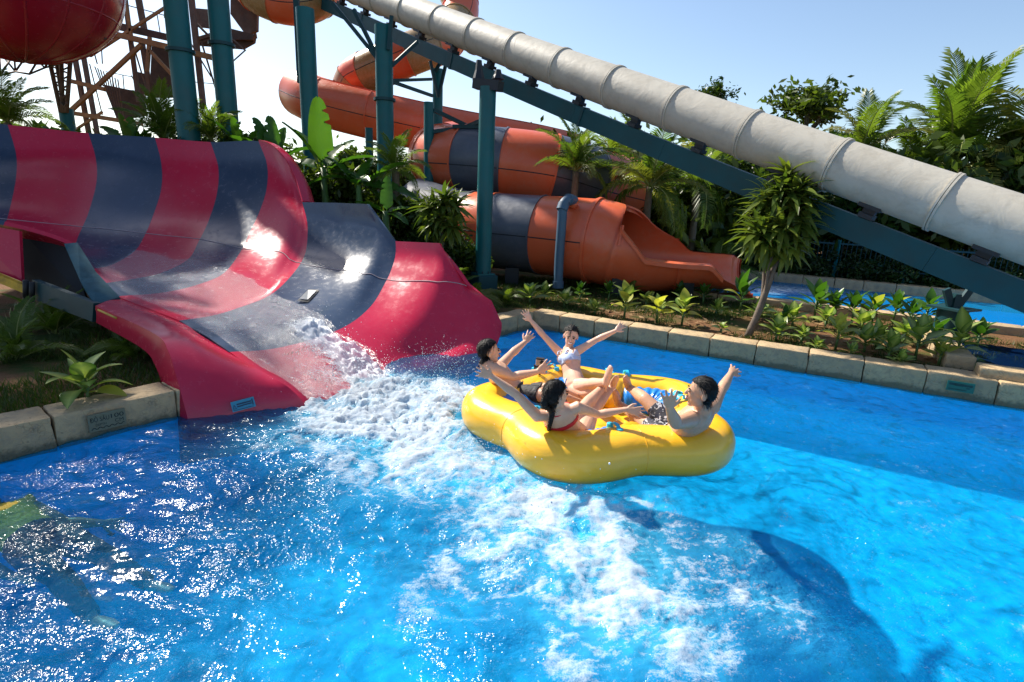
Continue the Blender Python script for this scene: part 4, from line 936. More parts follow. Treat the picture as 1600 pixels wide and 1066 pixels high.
banana(375, 232, 11.8, 'banana plant with dark leaves behind the navy panel', [(190, 60, .9, 1), (20, 60, .9, 1), (-90, 75, .7, 0), (160, 30, .9, 2), (10, 30, .9, 2)], 1, 8)
# ------------------------------------------------------------------ dracaenas: rosettes of strap leaves
def rosette(name, n, L, w_, seed, mat='dracaena_leaf', emin=-60, emax=80):
    r = random.Random(seed); V = []; Fc = []; k = 0; lv = []; vn = []
    for i in range(n):
        e = rad(emin+(emax-emin)*((i+.5)/n)); a = i*2.399+r.uniform(-.2, .2); l = L*r.uniform(.75, 1.1)*(.75+.25*math.cos(e))
        v, f, q = blade(l, w_*r.uniform(.8, 1.15), 5, .75 if e > 0 else .5, .3, .75)
        M = np.array(Matrix.Rotation(a, 3, 'Z') @ Matrix.Rotation(-e, 3, 'Y')); V.append(v @ M.T); Fc += [tuple(x+k for x in g) for g in f]; k += len(v); lv += [r.uniform(-.25, .35)]*len(v); vn += list(q)
    return mesh_data(name, np.vstack(V), Fc, mat, attrs={'lv': lv, 'vein': vn})
RO3 = [rosette('leaf_rosette', 34, .50, .042, k) for k in range(3)]
def dracaena(stems, label, loc, sc=1.0, name='dracaena_tree', seed=0, extra=()):
    r = random.Random(seed); root = thing(name, label, 'tree', loc)
    L0 = Vector(loc)
    for P, rad0, tip in stems:
        Q = spline(P, 14); V, Fc = sweep(Q, np.linspace(rad0, rad0*.55, 14)*np.array([1+.05*math.sin(i*2.3) for i in range(14)]), 9); part('trunk', V, Fc, 'tree_bark', root)
        for d in tip:
            p = Vector(tuple(Q[-1]))+Vector(d)-L0; child('leaf_rosette', RO3[r.randrange(3)], root, p, (r.uniform(-.35, .35), r.uniform(-.35, .35), r.uniform(0, 6)), sc*r.uniform(.85, 1.15))
    return root
b0 = on(1168, 527, GZ); yb = b0[1]
def dp(px, py, dy=0): return at(px, py, yb+dy)
dracaena([([b0, dp(1188, 480), dp(1205, 430), dp(1222, 370), dp(1226, 300)], .055, [(0, 0, .02), (.05, .08, .22), (-.10, -.05, -.05), (.18, 0, -.02), (-.2, .05, -.10)]),
          ([dp(1190, 476), dp(1194, 430, .1), dp(1192, 385, .15), dp(1190, 340, .1)], .03, [(0, 0, 0), (-.02, -.1, -.16), (.05, .1, .12)]),
          ([dp(1196, 460), dp(1212, 415, -.1), dp(1232, 370, -.12), dp(1245, 325, -.15)], .03, [(0, 0, 0), (.06, -.05, -.2), (-.02, 0, .2), (.14, .1, .1)]),
          ([dp(1194, 470), dp(1200, 430, -.05), dp(1206, 400, -.1), dp(1212, 370, -.1)], .025, [(0, 0, 0), (-.15, -.05, -.1), (.15, -.1, -.15), (.02, -.1, .14), (.3, 0, -.05), (-.28, 0, .02)])],
         'leaning dracaena tree with a shaggy drooping crown behind the pool wall', tuple(b0), .95, seed=2)
c9 = at(692, 322, 10.0)
dracaena([([(c9[0], 10.0, GZ), (c9[0]-.02, 10.0, .9), tuple(c9)], .05, [(0, 0, 0), (-.22, 0, -.05), (.2, .05, -.02), (0, -.12, -.25), (.05, 0, .12), (-.18, -.1, -.35), (.2, -.1, -.35)])], 'bushy dark dracaena left of the footed teal column', (c9[0], 10.0, GZ), .95, 'dracaena_bush', 5)
# ------------------------------------------------------------------ low palms and crotons by the slide
def clump(px, py, y, L, nf, label, seed, mats=0, name='areca_palm', emin=15, emax=80, group='low areca palms by the slide'):
    r = random.Random(seed); c = on(px, py, GZ) if y is None else at(px, py, y); root = thing(name, label, 'plant', (c[0], c[1], GZ), group)
    for i in range(nf):
        e = emin+(emax-emin)*((i+.5)/nf); ml = FRP if r.random() < mats else FR; me = ml[r.randrange(len(ml))]
        child('frond', me, root, Vector((r.uniform(-.08, .08), r.uniform(-.08, .08), 0)), (r.uniform(-.3, .3), -rad(e), i*2.4+r.uniform(-.3, .3)), L*r.uniform(.75, 1.1))
    return root
clump(640, 430, 9.6, 1.15, 13, 'low feathery palm behind the navy slide wall', 1, .35); clump(700, 440, 9.4, 1.05, 13, 'low feathery palm between slide wall and teal footing', 2, .3)
clump(735, 450, 9.3, .8, 11, 'small yellowish palm right beside the teal footing', 3, .7); clump(560, 430, 10.2, 1.2, 12, 'low dark palm under the banana leaves', 4, .1)
clump(665, 400, 11.6, 1.3, 12, 'feathery palm behind the bushy dracaena', 5, .4); clump(600, 420, 11.0, 1.2, 12, 'feathery palm under the young banana plant', 6, .25)
clump(788, 478, 9.9, .45, 12, 'tuft of thin leaves at the pool corner by the red lip', 7, .3)
clump(530, 400, 11.4, 1.5, 12, 'dark feathery palm behind the step of the slide wall', 8, .05); clump(470, 390, 12.2, 1.7, 12, 'dark feathery palm behind the crimson wall end', 9, .05)
clump(300, 300, 13.0, 2.2, 14, 'dark feathery palm behind the crimson and navy wall', 10, .0); clump(160, 290, 13.0, 2.1, 12, 'dark feathery palm under the rusty tower', 11, 0); clump(60, 280, 13.2, 1.9, 12, 'dark feathery palm behind the left end of the slide wall', 12, 0)
clump(28, 560, None, .7, 12, 'dark fern like palm in the shade left of the pale veined plant', 21, 0); clump(215, 560, None, .6, 12, 'dark fern like palm in the shade under the slide rim', 22, 0); clump(90, 520, None, .8, 12, 'dark fern like palm deep under the slide', 23, 0); clump(1120, 420, 14.5, 1.4, 12, 'low palm in shade behind the orange chute', 13, .1); clump(940, 380, 14.6, 1.7, 12, 'low palm behind the top of the orange chute', 14, .25)
# ------------------------------------------------------------------ broad variegated plants in the bed
def aroid(name, L, w_, droop, mat='aroid_leaf'):
    v, f, q = blade(L, w_, 9, droop, .22, .72); st = sweep(np.array([(-.30*L, 0, -.08*L), (-.2*L, 0, -.02*L), (0.02*L, 0, 0)]), [.012, .010, .008], 5)
    V = np.vstack([v, st[0]]); Fc = list(f)+[tuple(i+len(v) for i in g) for g in st[1]]; V[:, 0] += .30*L; V[:, 2] += .08*L
    zz = np.concatenate([np.clip(q*1.0, 0, 1)*.8, np.full(len(st[0]), .25)])
    return mesh_data(name, V, Fc, [mat], attrs={'vein': zz})
AL = [aroid('leaf', .34, .10, d) for d in (.25, .55, .9)]; AY = [aroid('leaf', .34, .095, d, 'yellow_leaf') for d in (.3, .7)]
AD = [aroid('leaf', .36, .085, d, 'banana_leaf') for d in (.2, .5)]
def dief(px, py, hpx, kind, label, seed):
    r = random.Random(seed); c = on(px, py, GZ+.02); h = hpx/F*math.hypot(c[1], 1.8)*.98; root = thing('dumb_cane_plant', label, 'plant', (c[0], c[1], GZ), 'broad leaved plants in the beds')
    nl = {'s': 6, 'n': 12, 't': 12, 'd': 12, 'y': 12, 'L': 13}[kind]; zs = h*(.45 if kind in 'tyd' else .25)
    V, Fc = sweep([(c[0], c[1], GZ-.02), (c[0]+r.uniform(-.02, .02), c[1], GZ+zs)], [.020, .014], 7); part('stem', V, Fc, 'green_stem', root)
    for i in range(nl):
        t = (i+.5)/nl; e = 12+68*t+r.uniform(-8, 8); ls = {'d': AD}.get(kind, AL); me = ls[r.randrange(len(ls))]
        if kind == 'y' and r.random() < .55: me = AY[r.randrange(2)]
        if r.random() < .05: me = AY[1]
        child('leaf', me, root, (0, 0, zs*(.55+.45*t)), (r.uniform(-.35, .35), -rad(e), i*2.4+r.uniform(-.4, .4)), (h-zs*.6)*1.85*r.uniform(.8, 1.08))
    return root
DP = sorted([(828, 474, 48, 'n'), (882, 480, 40, 'n'), (928, 490, 32, 'n'), (975, 497, 62, 'y'), (988, 462, 40, 'n'), (1026, 503, 55, 'y'), (1065, 507, 62, 'y'), (1098, 475, 38, 'd'), (1127, 519, 28, 's'), (1155, 490, 70, 'd'), (1213, 531, 50, 'n'),
             (1237, 508, 48, 'n'), (1272, 500, 72, 'd'), (1252, 534, 40, 'n'), (1305, 545, 66, 'y'), (1330, 506, 62, 'd'), (1350, 548, 58, 'n'), (1395, 505, 60, 'd'), (1388, 560, 56, 'n'), (1430, 562, 84, 't'), (1445, 508, 60, 'd'), (1466, 570, 50, 'y'), (1492, 566, 88, 't'), (1525, 545, 55, 'd'), (1060, 470, 34, 'd'), (850, 468, 36, 'n'), (1185, 500, 46, 'n'), (1290, 512, 50, 'n'), (1345, 520, 52, 'n'), (1368, 540, 50, 'n'), (1412, 535, 55, 'n'), (1330, 558, 34, 'n'), (1275, 548, 32, 'n'), (1225, 512, 38, 'd'), (1456, 548, 62, 'd'), (905, 470, 34, 'd'), (950, 470, 36, 'd'), (1010, 478, 34, 'n'), (1120, 492, 36, 'n'), (1405, 572, 38, 'n'), (1300, 500, 55, 'd'), (1362, 506, 55, 'd'), (1420, 512, 52, 'd')])
ords = ['first', 'second', 'third', 'fourth', 'fifth', 'sixth', 'seventh', 'eighth', 'ninth', 'tenth', 'eleventh', 'twelfth', 'thirteenth', 'fourteenth', 'fifteenth', 'sixteenth', 'seventeenth', 'eighteenth', 'nineteenth', 'twentieth', 'twenty first', 'twenty second', 'twenty third', 'twenty fourth', 'twenty fifth', 'twenty sixth']
ords += ['twenty '+k for k in ('seventh', 'eighth', 'ninth')]+['thirtieth']+['thirty '+k for k in ords[:9]]+['fortieth']+['forty '+k for k in ords[:9]]
KD = {'n': 'green leafy plant', 'y': 'yellow green leafy plant', 'd': 'dark green upright plant', 's': 'tiny leafy seedling', 't': 'tall broad leaved plant'}
for i, (a, b, h, k) in enumerate(DP): dief(a, b, h, k, KD[k]+', '+ords[i]+' from the left in the bed behind the pool wall', 100+i)
dief(138, 626, 104, 'L', 'broad pale veined plant beside the depth sign stone under the slide', 140)
# ------------------------------------------------------------------ leafy trees and hedge behind
def crown_mesh(name, n, mat, seed, leaf=.09, clumps=26, flat=.8, hollow=.45):
    r = np.random.default_rng(seed); C_ = r.normal(size=(clumps, 3)); C_ /= np.linalg.norm(C_, axis=1)[:, None]; C_ *= r.uniform(hollow, .95, (clumps, 1)); C_[:, 2] *= flat
    k = r.integers(0, clumps, n); p = C_[k]+r.normal(size=(n, 3))*.17*r.uniform(.5, 1.3, (clumps, 1))[k]
    a = r.normal(size=(n, 3)); a[:, 2] -= .3; a /= np.linalg.norm(a, axis=1)[:, None]; b = np.cross(a, r.normal(size=(n, 3))); b /= np.linalg.norm(b, axis=1)[:, None]
    s = leaf*r.uniform(.6, 1.3, (n, 1)); V = np.stack([p-a*s, p+b*s*.42, p+a*s, p-b*s*.42], 1).reshape(-1, 3)
    lv = np.repeat((r.uniform(-.3, .3, clumps))[k]+r.uniform(-.1, .1, n), 4)
    return mesh_data(name, V, np.arange(n*4).reshape(-1, 4), mat, smooth=False, attrs={'lv': lv})
CM = [crown_mesh('crown', 5200, 'tree_leaf', 1), crown_mesh('crown', 4600, 'tree_leaf', 2, .10, 20), crown_mesh('crown', 4800, 'hedge_leaf', 3, .085, 30)]
CS = crown_mesh('crown', 1500, 'tree_leaf', 8, .12, 24, .75, .35)
def tree(x, y, h, rx, rz, label, k, seed, me=None, tr=.12):
    r = random.Random(seed); root = thing('leafy_tree', label, 'tree', (x, y, GZ-.05), 'leafy trees behind the pools')
    P = [(x+r.uniform(-.1, .1)*t*3, y, GZ-.1+(h-rz*.5)*t) for t in np.linspace(0, 1, 6)]
    V, Fc = sweep(spline(P, 12), np.linspace(tr, tr*.4, 12), 8); part('trunk', V, Fc, 'tree_bark', root)
    for i in range(5):
        a = r.uniform(0, 6.28); q = Vector(P[-2]); V, Fc = sweep([q, q+Vector((math.cos(a)*rx*.35, math.sin(a)*rx*.35, rz*.5)), q+Vector((math.cos(a)*rx*.7, math.sin(a)*rx*.7, rz*.8))], [tr*.4, tr*.25, tr*.1], 6); part('limb', V, Fc, 'tree_bark', root)
    child('crown', me or CM[k], root, (0, 0, h-rz*.55), (0, 0, r.uniform(0, 6)), (rx, rx, rz)); return root
p = at(1264, 178, 21); tree(p[0], 21, p[2]+.75, 1.35, 1.1, 'airy broadleaf tree rising above the white tube', 0, 1, CS)
p = at(1108, 152, 26); tree(p[0], 26, p[2]+.3, .9, .8, 'treetop just showing over the white tube left of the airy tree', 0, 2, CS)
TL = [(5.0, 16.5, 3.0, 1.9, 1.9), (6.8, 17.6, 3.3, 2.1, 2.1), (8.9, 17.0, 3.2, 2.2, 2.0), (11.0, 16.4, 3.3, 2.2, 2.1), (13.2, 15.3, 3.3, 2.2, 2.1), (15.5, 14.8, 3.6, 2.4, 2.2), (3.2, 18.2, 3.2, 2.0, 2.0), (1.2, 20, 3.3, 2.2, 2.0), (9.9, 20, 3.3, 2.2, 2.0), (13.5, 19, 3.3, 2.3, 2.0), (-1.2, 22, 2.7, 2.0, 1.7), (-4.2, 23, 2.6, 2.2, 1.7), (6.0, 21, 3.7, 2.4, 2.3), (18, 19, 3.6, 2.6, 2.4), (-7.5, 24, 2.8, 2.4, 1.9), (-12, 22, 2.8, 2.4, 1.9), (-17, 20, 3.0, 2.4, 2.0)]
TLn = ['behind the orange chute mouth', 'between chute and far pool', 'behind the left part of the far pool fence', 'behind the middle of the far pool fence', 'behind the right part of the far pool fence', 'at the far right behind the tube', 'behind the wide drooping palm', 'behind the striped orange tube', 'in the second row behind the fence', 'in the second row under the white tube at right', 'low, seen between thin columns', 'low, seen under the orange trough', 'in the second row behind the chute', 'beyond the right edge palm', 'behind the banana plants', 'behind the rusty tower foot', 'behind the left edge palm']
for i, (t, l) in enumerate(zip(TL, TLn)): tree(*t, 'dense dark leafy tree '+l, i % 3, 20+i)
# undergrowth behind the striped slide and beside the tube
BU = [(170, 262, 12.9, .75, 'under the rusty tower'), (240, 262, 12.8, .8, 'left of the leftmost teal column'), (320, 262, 12.6, .85, 'between the two left teal columns'), (400, 270, 12.4, .85, 'behind the crimson wall end'), (455, 300, 12.0, .8, 'left of the tall banana plant'), (520, 320, 11.9, .85, 'under the tall banana plant'), (580, 345, 11.9, .8, 'behind the corner of the navy panel'), (640, 360, 11.8, .8, 'behind the young banana plant'), (700, 392, 11.4, .65, 'left of the footed column'), (540, 290, 14.5, 1.0, 'far behind the banana plants'), (40, 250, 13.6, .8, 'below the left edge palm'), (100, 255, 13.4, .8, 'below the lattice truss')]
for i, (px, py, y, rr9, l) in enumerate(BU):
    c = at(px, py, y); root = thing('leafy_bush', 'dense green bush '+l, 'bush', (c[0], c[1], GZ), 'bushes behind the striped slide'); me9 = CM[i % 2]
    child('crown', me9, root, (0, 0, c[2]-GZ), (0, 0, i*1.1), (rr9*1.15, rr9, rr9)); child('crown', me9, root, (.1, .1, max(.4, c[2]-GZ-rr9*1.2)), (0, 0, i*2.1), (rr9*1.2, rr9, rr9)); V, Fc = cyl((c[0], c[1], GZ-.05), (c[0], c[1], c[2]), .05, 6); part('stem', V, Fc, 'tree_bark', root)
tree(-10.6, 9.6, 8.4, 2.2, 2.4, 'unseen tree added left of the striped slide to cast shade', 1, 77, crown_mesh('crown', 1700, 'tree_leaf', 18, .095, 30, .8, .3), tr=.24)  # out-of-view tree, added to darken the slide foot and left water
# clipped hedge in front of the fence
HB = FD+D2*.75
for i in range(13):
    q = HB+D1*(i*.85-.3); root = thing('hedge_bush', 'dark hedge bush, '+ords[i]+' from the left behind the far pool', 'bush', (q[0], q[1], GZ), 'hedge behind the far pool')
    child('crown', CM[2], root, (0, 0, .42), (0, 0, i*1.3), (.62, .62, .62)); V, Fc = cyl((q[0], q[1], GZ-.05), (q[0], q[1], GZ+.4), .03, 6); part('stem', V, Fc, 'tree_bark', root)
# fence
FN = thing('metal_fence', 'low dark teal picket fence behind the far pool', 'fence', tuple(FD+D2*.45)); f0 = FD+D2*.45
for i in range(8):
    q = f0+D1*(i*1.55-.6); V, Fc = box((q[0], q[1], GZ+.55), (.06, .06, 1.2), .5); part('fence_post', V, Fc, 'teal_paint', FN, smooth=False)
for z in (.45, 1.05):
    V, Fc = beam(f0-D1*.6+np.array((0, 0, GZ+z)), f0+D1*10.3+np.array((0, 0, GZ+z)), .03, .04); part('rail', V, Fc, 'dark_teal_paint', FN, smooth=False)
V, Fc = join([cyl(f0+D1*(-.6+i*.11)+np.array((0, 0, GZ+.02)), f0+D1*(-.6+i*.11)+np.array((0, 0, GZ+1.12)), .009, 4) for i in range(99)]); o = part('pickets', V, Fc, 'dark_teal_paint', FN, smooth=False); o['kind'] = 'stuff'
# ------------------------------------------------------------------ grass
def grass(name, n, region, label, hmin, hmax, seed):
    r = np.random.default_rng(seed); x, y = region(r, n); n = len(x); h = r.uniform(hmin, hmax, n); a = r.uniform(0, 2*PI, n); w_ = .004+.004*r.random(n); dx = np.cos(a)*w_; dy = np.sin(a)*w_; lx = r.normal(0, .5, n)*h; ly = r.normal(0, .5, n)*h
    V = np.stack([np.stack([x-dx, y-dy, np.full(n, GZ-.01)], 1), np.stack([x+dx, y+dy, np.full(n, GZ-.01)], 1), np.stack([x+lx, y+ly, GZ+h], 1)], 1).reshape(-1, 3)
    o = part(name, V, np.arange(n*3).reshape(-1, 3), 'grass_blade', None, smooth=False, attrs={'lv': np.repeat(r.uniform(-.3, .3, n), 3)}); tag(o, label, 'grass', kind='stuff')
def reg_bed(r, n):
    s = r.uniform(0, 7.2, n); t = .38+3.6*r.random(n)**1.4; x = PCOR[0]+D1[0]*s+D2[0]*t; y = PCOR[1]+D1[1]*s+D2[1]*t; k = fbm(x*1.1, y*1.1, 3, 5) > .05; return x[k], y[k]
grass('grass_patch', 24000, reg_bed, 'short grass growing between the plants behind the pool wall', .03, .10, 4)
def reg_left(r, n):
    s = r.uniform(-1.5, 3.8, n); t = .34+4.5*r.random(n)**1.3; q = PL; x = q[0]+DL[0]*(s-1)+NL[0]*t; y = q[1]+DL[1]*(s-1)+NL[1]*t; k = fbm(x*1.3, y*1.3, 3, 6) > -.15; return x[k], y[k]
grass('grass_patch', 26000, reg_left, 'dim grass in the shade under the striped slide', .04, .14, 5)
def reg_mid(r, n): return r.uniform(-2.0, 5, n), r.uniform(9.6, 13.5, n)
grass('grass_patch', 40000, reg_mid, 'lawn around the teal footing and below the orange chute', .03, .09, 6)
# foot bracket of the tube beam among the plants
q = on(1477, 534, GZ); FT = thing('beam_foot', 'squat dark green steel pedestal with a forked top among the plants', 'pedestal', (q[0], q[1], GZ))
V, Fc = sweep([(q[0], q[1], GZ-.05), (q[0], q[1], GZ+.52)], .20, 24); part('drum', V, Fc, 'dark_teal_paint', FT, sharp=40)
V, Fc = box((q[0], q[1], GZ+.535), (.5, .5, .03), .4); part('top_plate', V, Fc, 'dark_teal_paint', FT, smooth=False)
for s in (-1, 1):
    V, Fc = beam((q[0]+s*.05, q[1], GZ+.55), (q[0]+s*.18, q[1], GZ+.82), .05, .10); part('fork_arm', V, Fc, 'dark_teal_paint', FT, smooth=False)
V, Fc = beam((q[0], q[1], GZ+.55), (q[0], q[1], GZ+.75), .09, .09); part('post', V, Fc, 'dark_teal_paint', FT, smooth=False)

# fallen leaves on the soil
simple('dead_leaf', (.22, .13, .05), .8, 0, .5, 12)
r = np.random.default_rng(12); n = 520; s_l = r.uniform(0, 7.0, n); t_l = .40+2.6*r.random(n); x = PCOR[0]+D1[0]*s_l+D2[0]*t_l; y = PCOR[1]+D1[1]*s_l+D2[1]*t_l; a = r.uniform(0, 6.28, n); L = r.uniform(.03, .10, n)
V = np.stack([np.stack([x+np.cos(a+q)*L*k, y+np.sin(a+q)*L*k, GZ+.012+r.random(n)*.03], 1) for q, k in ((0, 1), (PI/2, .32), (PI, 1), (-PI/2, .32))], 1).reshape(-1, 3)
tag(part('leaf_litter', V, np.arange(n*4).reshape(-1, 4), 'dead_leaf', None, smooth=False), 'dry brown leaves scattered on the soil of the bed', 'leaves', kind='stuff')
# ================================================================== people
def skin(name, col):
    b = NB(name); v = b.coord('Object'); n = b.noise(14, 5, .6, v)
    c = b.mix(b.ramp(n, [(.3, 0), (.75, 1)]), tuple(x*.9 for x in col), tuple(min(1, x*1.08) for x in col))
    return b.done(b.pbr(c, .42, spec=.45, sub=.12, normal=b.bump(b.noise(220, 2), .06, .002)))
skin('skin_light', (.70, .43, .31)); skin('skin_mid', (.62, .37, .25)); skin('skin_tan', (.54, .31, .195))
simple('black_hair', (.0045, .0035, .003), .5, 0, .5, 30, bump=.6, bscale=120, spec=.22); simple('eye_dark', (.01, .008, .007), .2); simple('teeth', (.75, .72, .66), .3); simple('lip', (.38, .10, .09), .4)
simple('pale_blue_cloth', (.42, .52, .74), .75, 0, .08, 20, bump=.3, bscale=90); simple('red_cloth', (.55, .012, .03), .7, 0, .1, 20, bump=.3, bscale=90)
def pattern(name, base, c1, c2, sc):
    b = NB(name); v = b.coord('Object'); n = b.noise(sc, 3, .5, v, 1.2)
    c = b.mix(b.ramp(n, [(.47, 0), (.50, 1)], 'LINEAR'), base, c1); c = b.mix(b.ramp(b.noise(sc*1.4, 2, .5, v, 2.0), [(.56, 0), (.59, 1)]), c, c2); return b.done(b.pbr(c, .75))
pattern('black_white_print', (.012, .013, .022), (.016, .018, .035), (.50, .50, .52), 14); pattern('blue_white_print', (.012, .012, .014), (.02, .02, .022), (.05, .05, .055), 9)
pattern('cyan_white_print', (.03, .40, .62), (.55, .70, .75), (.80, .84, .84), 16)
simple('yellow_cloth', (.62, .40, .02), .7, 0, .15, 6); simple('maroon_cloth', (.045, .012, .018), .7)
def nrm(v): v = np.asarray(v, float); return v/(np.linalg.norm(v)+1e-12)
def caps(P, r, ns=14, ry=None, up=None):
    """closed tapered limb with rounded ends"""
    P = [np.asarray(p, float) for p in P]; r = list(r); ry = list(ry) if ry is not None else list(r)
    d0 = nrm(P[0]-P[1]); d1 = nrm(P[-1]-P[-2]); A = []; R = []; RY = []
    for k in (.97, .8, .5): A.append(P[0]+d0*min(r[0], ry[0])*k); q = math.sqrt(1-k*k); R.append(r[0]*q); RY.append(ry[0]*q)
    A += P; R += r; RY += ry
    for k in (.5, .8, .97): A.append(P[-1]+d1*min(r[-1], ry[-1])*k); q = math.sqrt(1-k*k); R.append(r[-1]*q); RY.append(ry[-1]*q)
    return sweep(A, R, ns, True, up, ry=RY)
def ell(c, ax, rs, n=12, m=16):
    """ellipsoid, axes rows ax, radii rs"""
    ax = np.array(ax); V = [c+ax[2]*rs[2]]; Fc = []
    for i in range(1, n):
        t = PI*i/n
        for j in range(m):
            f = 2*PI*j/m; V.append(c+ax[0]*rs[0]*math.sin(t)*math.cos(f)+ax[1]*rs[1]*math.sin(t)*math.sin(f)+ax[2]*rs[2]*math.cos(t))
    V.append(c-ax[2]*rs[2]); L = len(V)-1
    for j in range(m): Fc.append((0, 1+j, 1+(j+1) % m)); Fc.append((L, 1+(n-2)*m+(j+1) % m, 1+(n-2)*m+j))
    for i in range(n-2):
        for j in range(m): a = 1+i*m; Fc.append((a+j, a+m+j, a+m+(j+1) % m, a+(j+1) % m))
    return np.array(V), Fc
def remesh(items, vox=.0058, it=4):
    V, Fc = join(items); me = bpy.data.meshes.new('tmp'); me.from_pydata([tuple(v) for v in V], [], Fc); me.update()
    bm3 = bmesh.new(); bm3.from_mesh(me); bmesh.ops.recalc_face_normals(bm3, faces=bm3.faces); bm3.to_mesh(me); bm3.free()
    o = bpy.data.objects.new('tmp', me); COL.objects.link(o)
    md = o.modifiers.new('r', 'REMESH'); md.mode = 'VOXEL'; md.voxel_size = vox; md.adaptivity = 0
    sm = o.modifiers.new('s', 'SMOOTH'); sm.factor = .5; sm.iterations = it
    bpy.context.view_layer.update(); dg = bpy.context.evaluated_depsgraph_get(); m2 = bpy.data.meshes.new_from_object(o.evaluated_get(dg))
    n = len(m2.vertices); co = np.zeros(n*3, np.float32); m2.vertices.foreach_get('co', co); no = np.zeros(n*3, np.float32); m2.vertices.foreach_get('normal', no)
    F4 = np.zeros(len(m2.loops), np.int32); m2.loops.foreach_get('vertex_index', F4); F4 = F4.reshape(-1, 4)
    bpy.data.objects.remove(o); bpy.data.meshes.remove(me); bpy.data.meshes.remove(m2)
    return co.reshape(-1, 3).astype(float), F4, no.reshape(-1, 3).astype(float)
def hand(wr, tip, lat, thumb, s=1.0, curl=.25, spread=1.0):
    """palm, four fingers and a thumb; lat = direction across the palm, thumb = +1/-1 side of lat"""
    d = nrm(tip-wr); lat = nrm(lat-d*(lat @ d)); n = np.cross(d, lat); it = []
    pc = wr+d*.048*s
    it.append(caps([wr-d*.02*s, wr+d*.01*s, wr+d*.045*s, wr+d*.078*s], [.021*s, .026*s, .038*s, .039*s], 14, ry=[.018*s, .017*s, .015*s, .012*s], up=lat))
    for k, (o, L, a) in enumerate(((.029, .070, .30), (.0105, .080, .09), (-.0095, .075, -.10), (-.028, .058, -.32))):
        o *= thumb; a *= thumb*spread; fd = nrm(d*math.cos(a)+lat*math.sin(a)); b0_ = wr+d*.076*s+lat*o*s
        c1 = nrm(fd+n*curl*.5); c2 = nrm(fd+n*curl*1.4); p1 = b0_+c1*L*.5*s; p2 = p1+c2*L*.5*s
        it.append(caps([b0_-fd*.015*s, p1, p2], [.0100*s, .0092*s, .0075*s], 8))
    td = nrm(d*.72+lat*thumb*.75+n*.15); t0 = wr+d*.022*s+lat*thumb*.026*s; it.append(caps([t0, t0+td*.034*s, t0+nrm(td+d*.35)*.064*s], [.0135*s, .0108*s, .0085*s], 8))
    return it
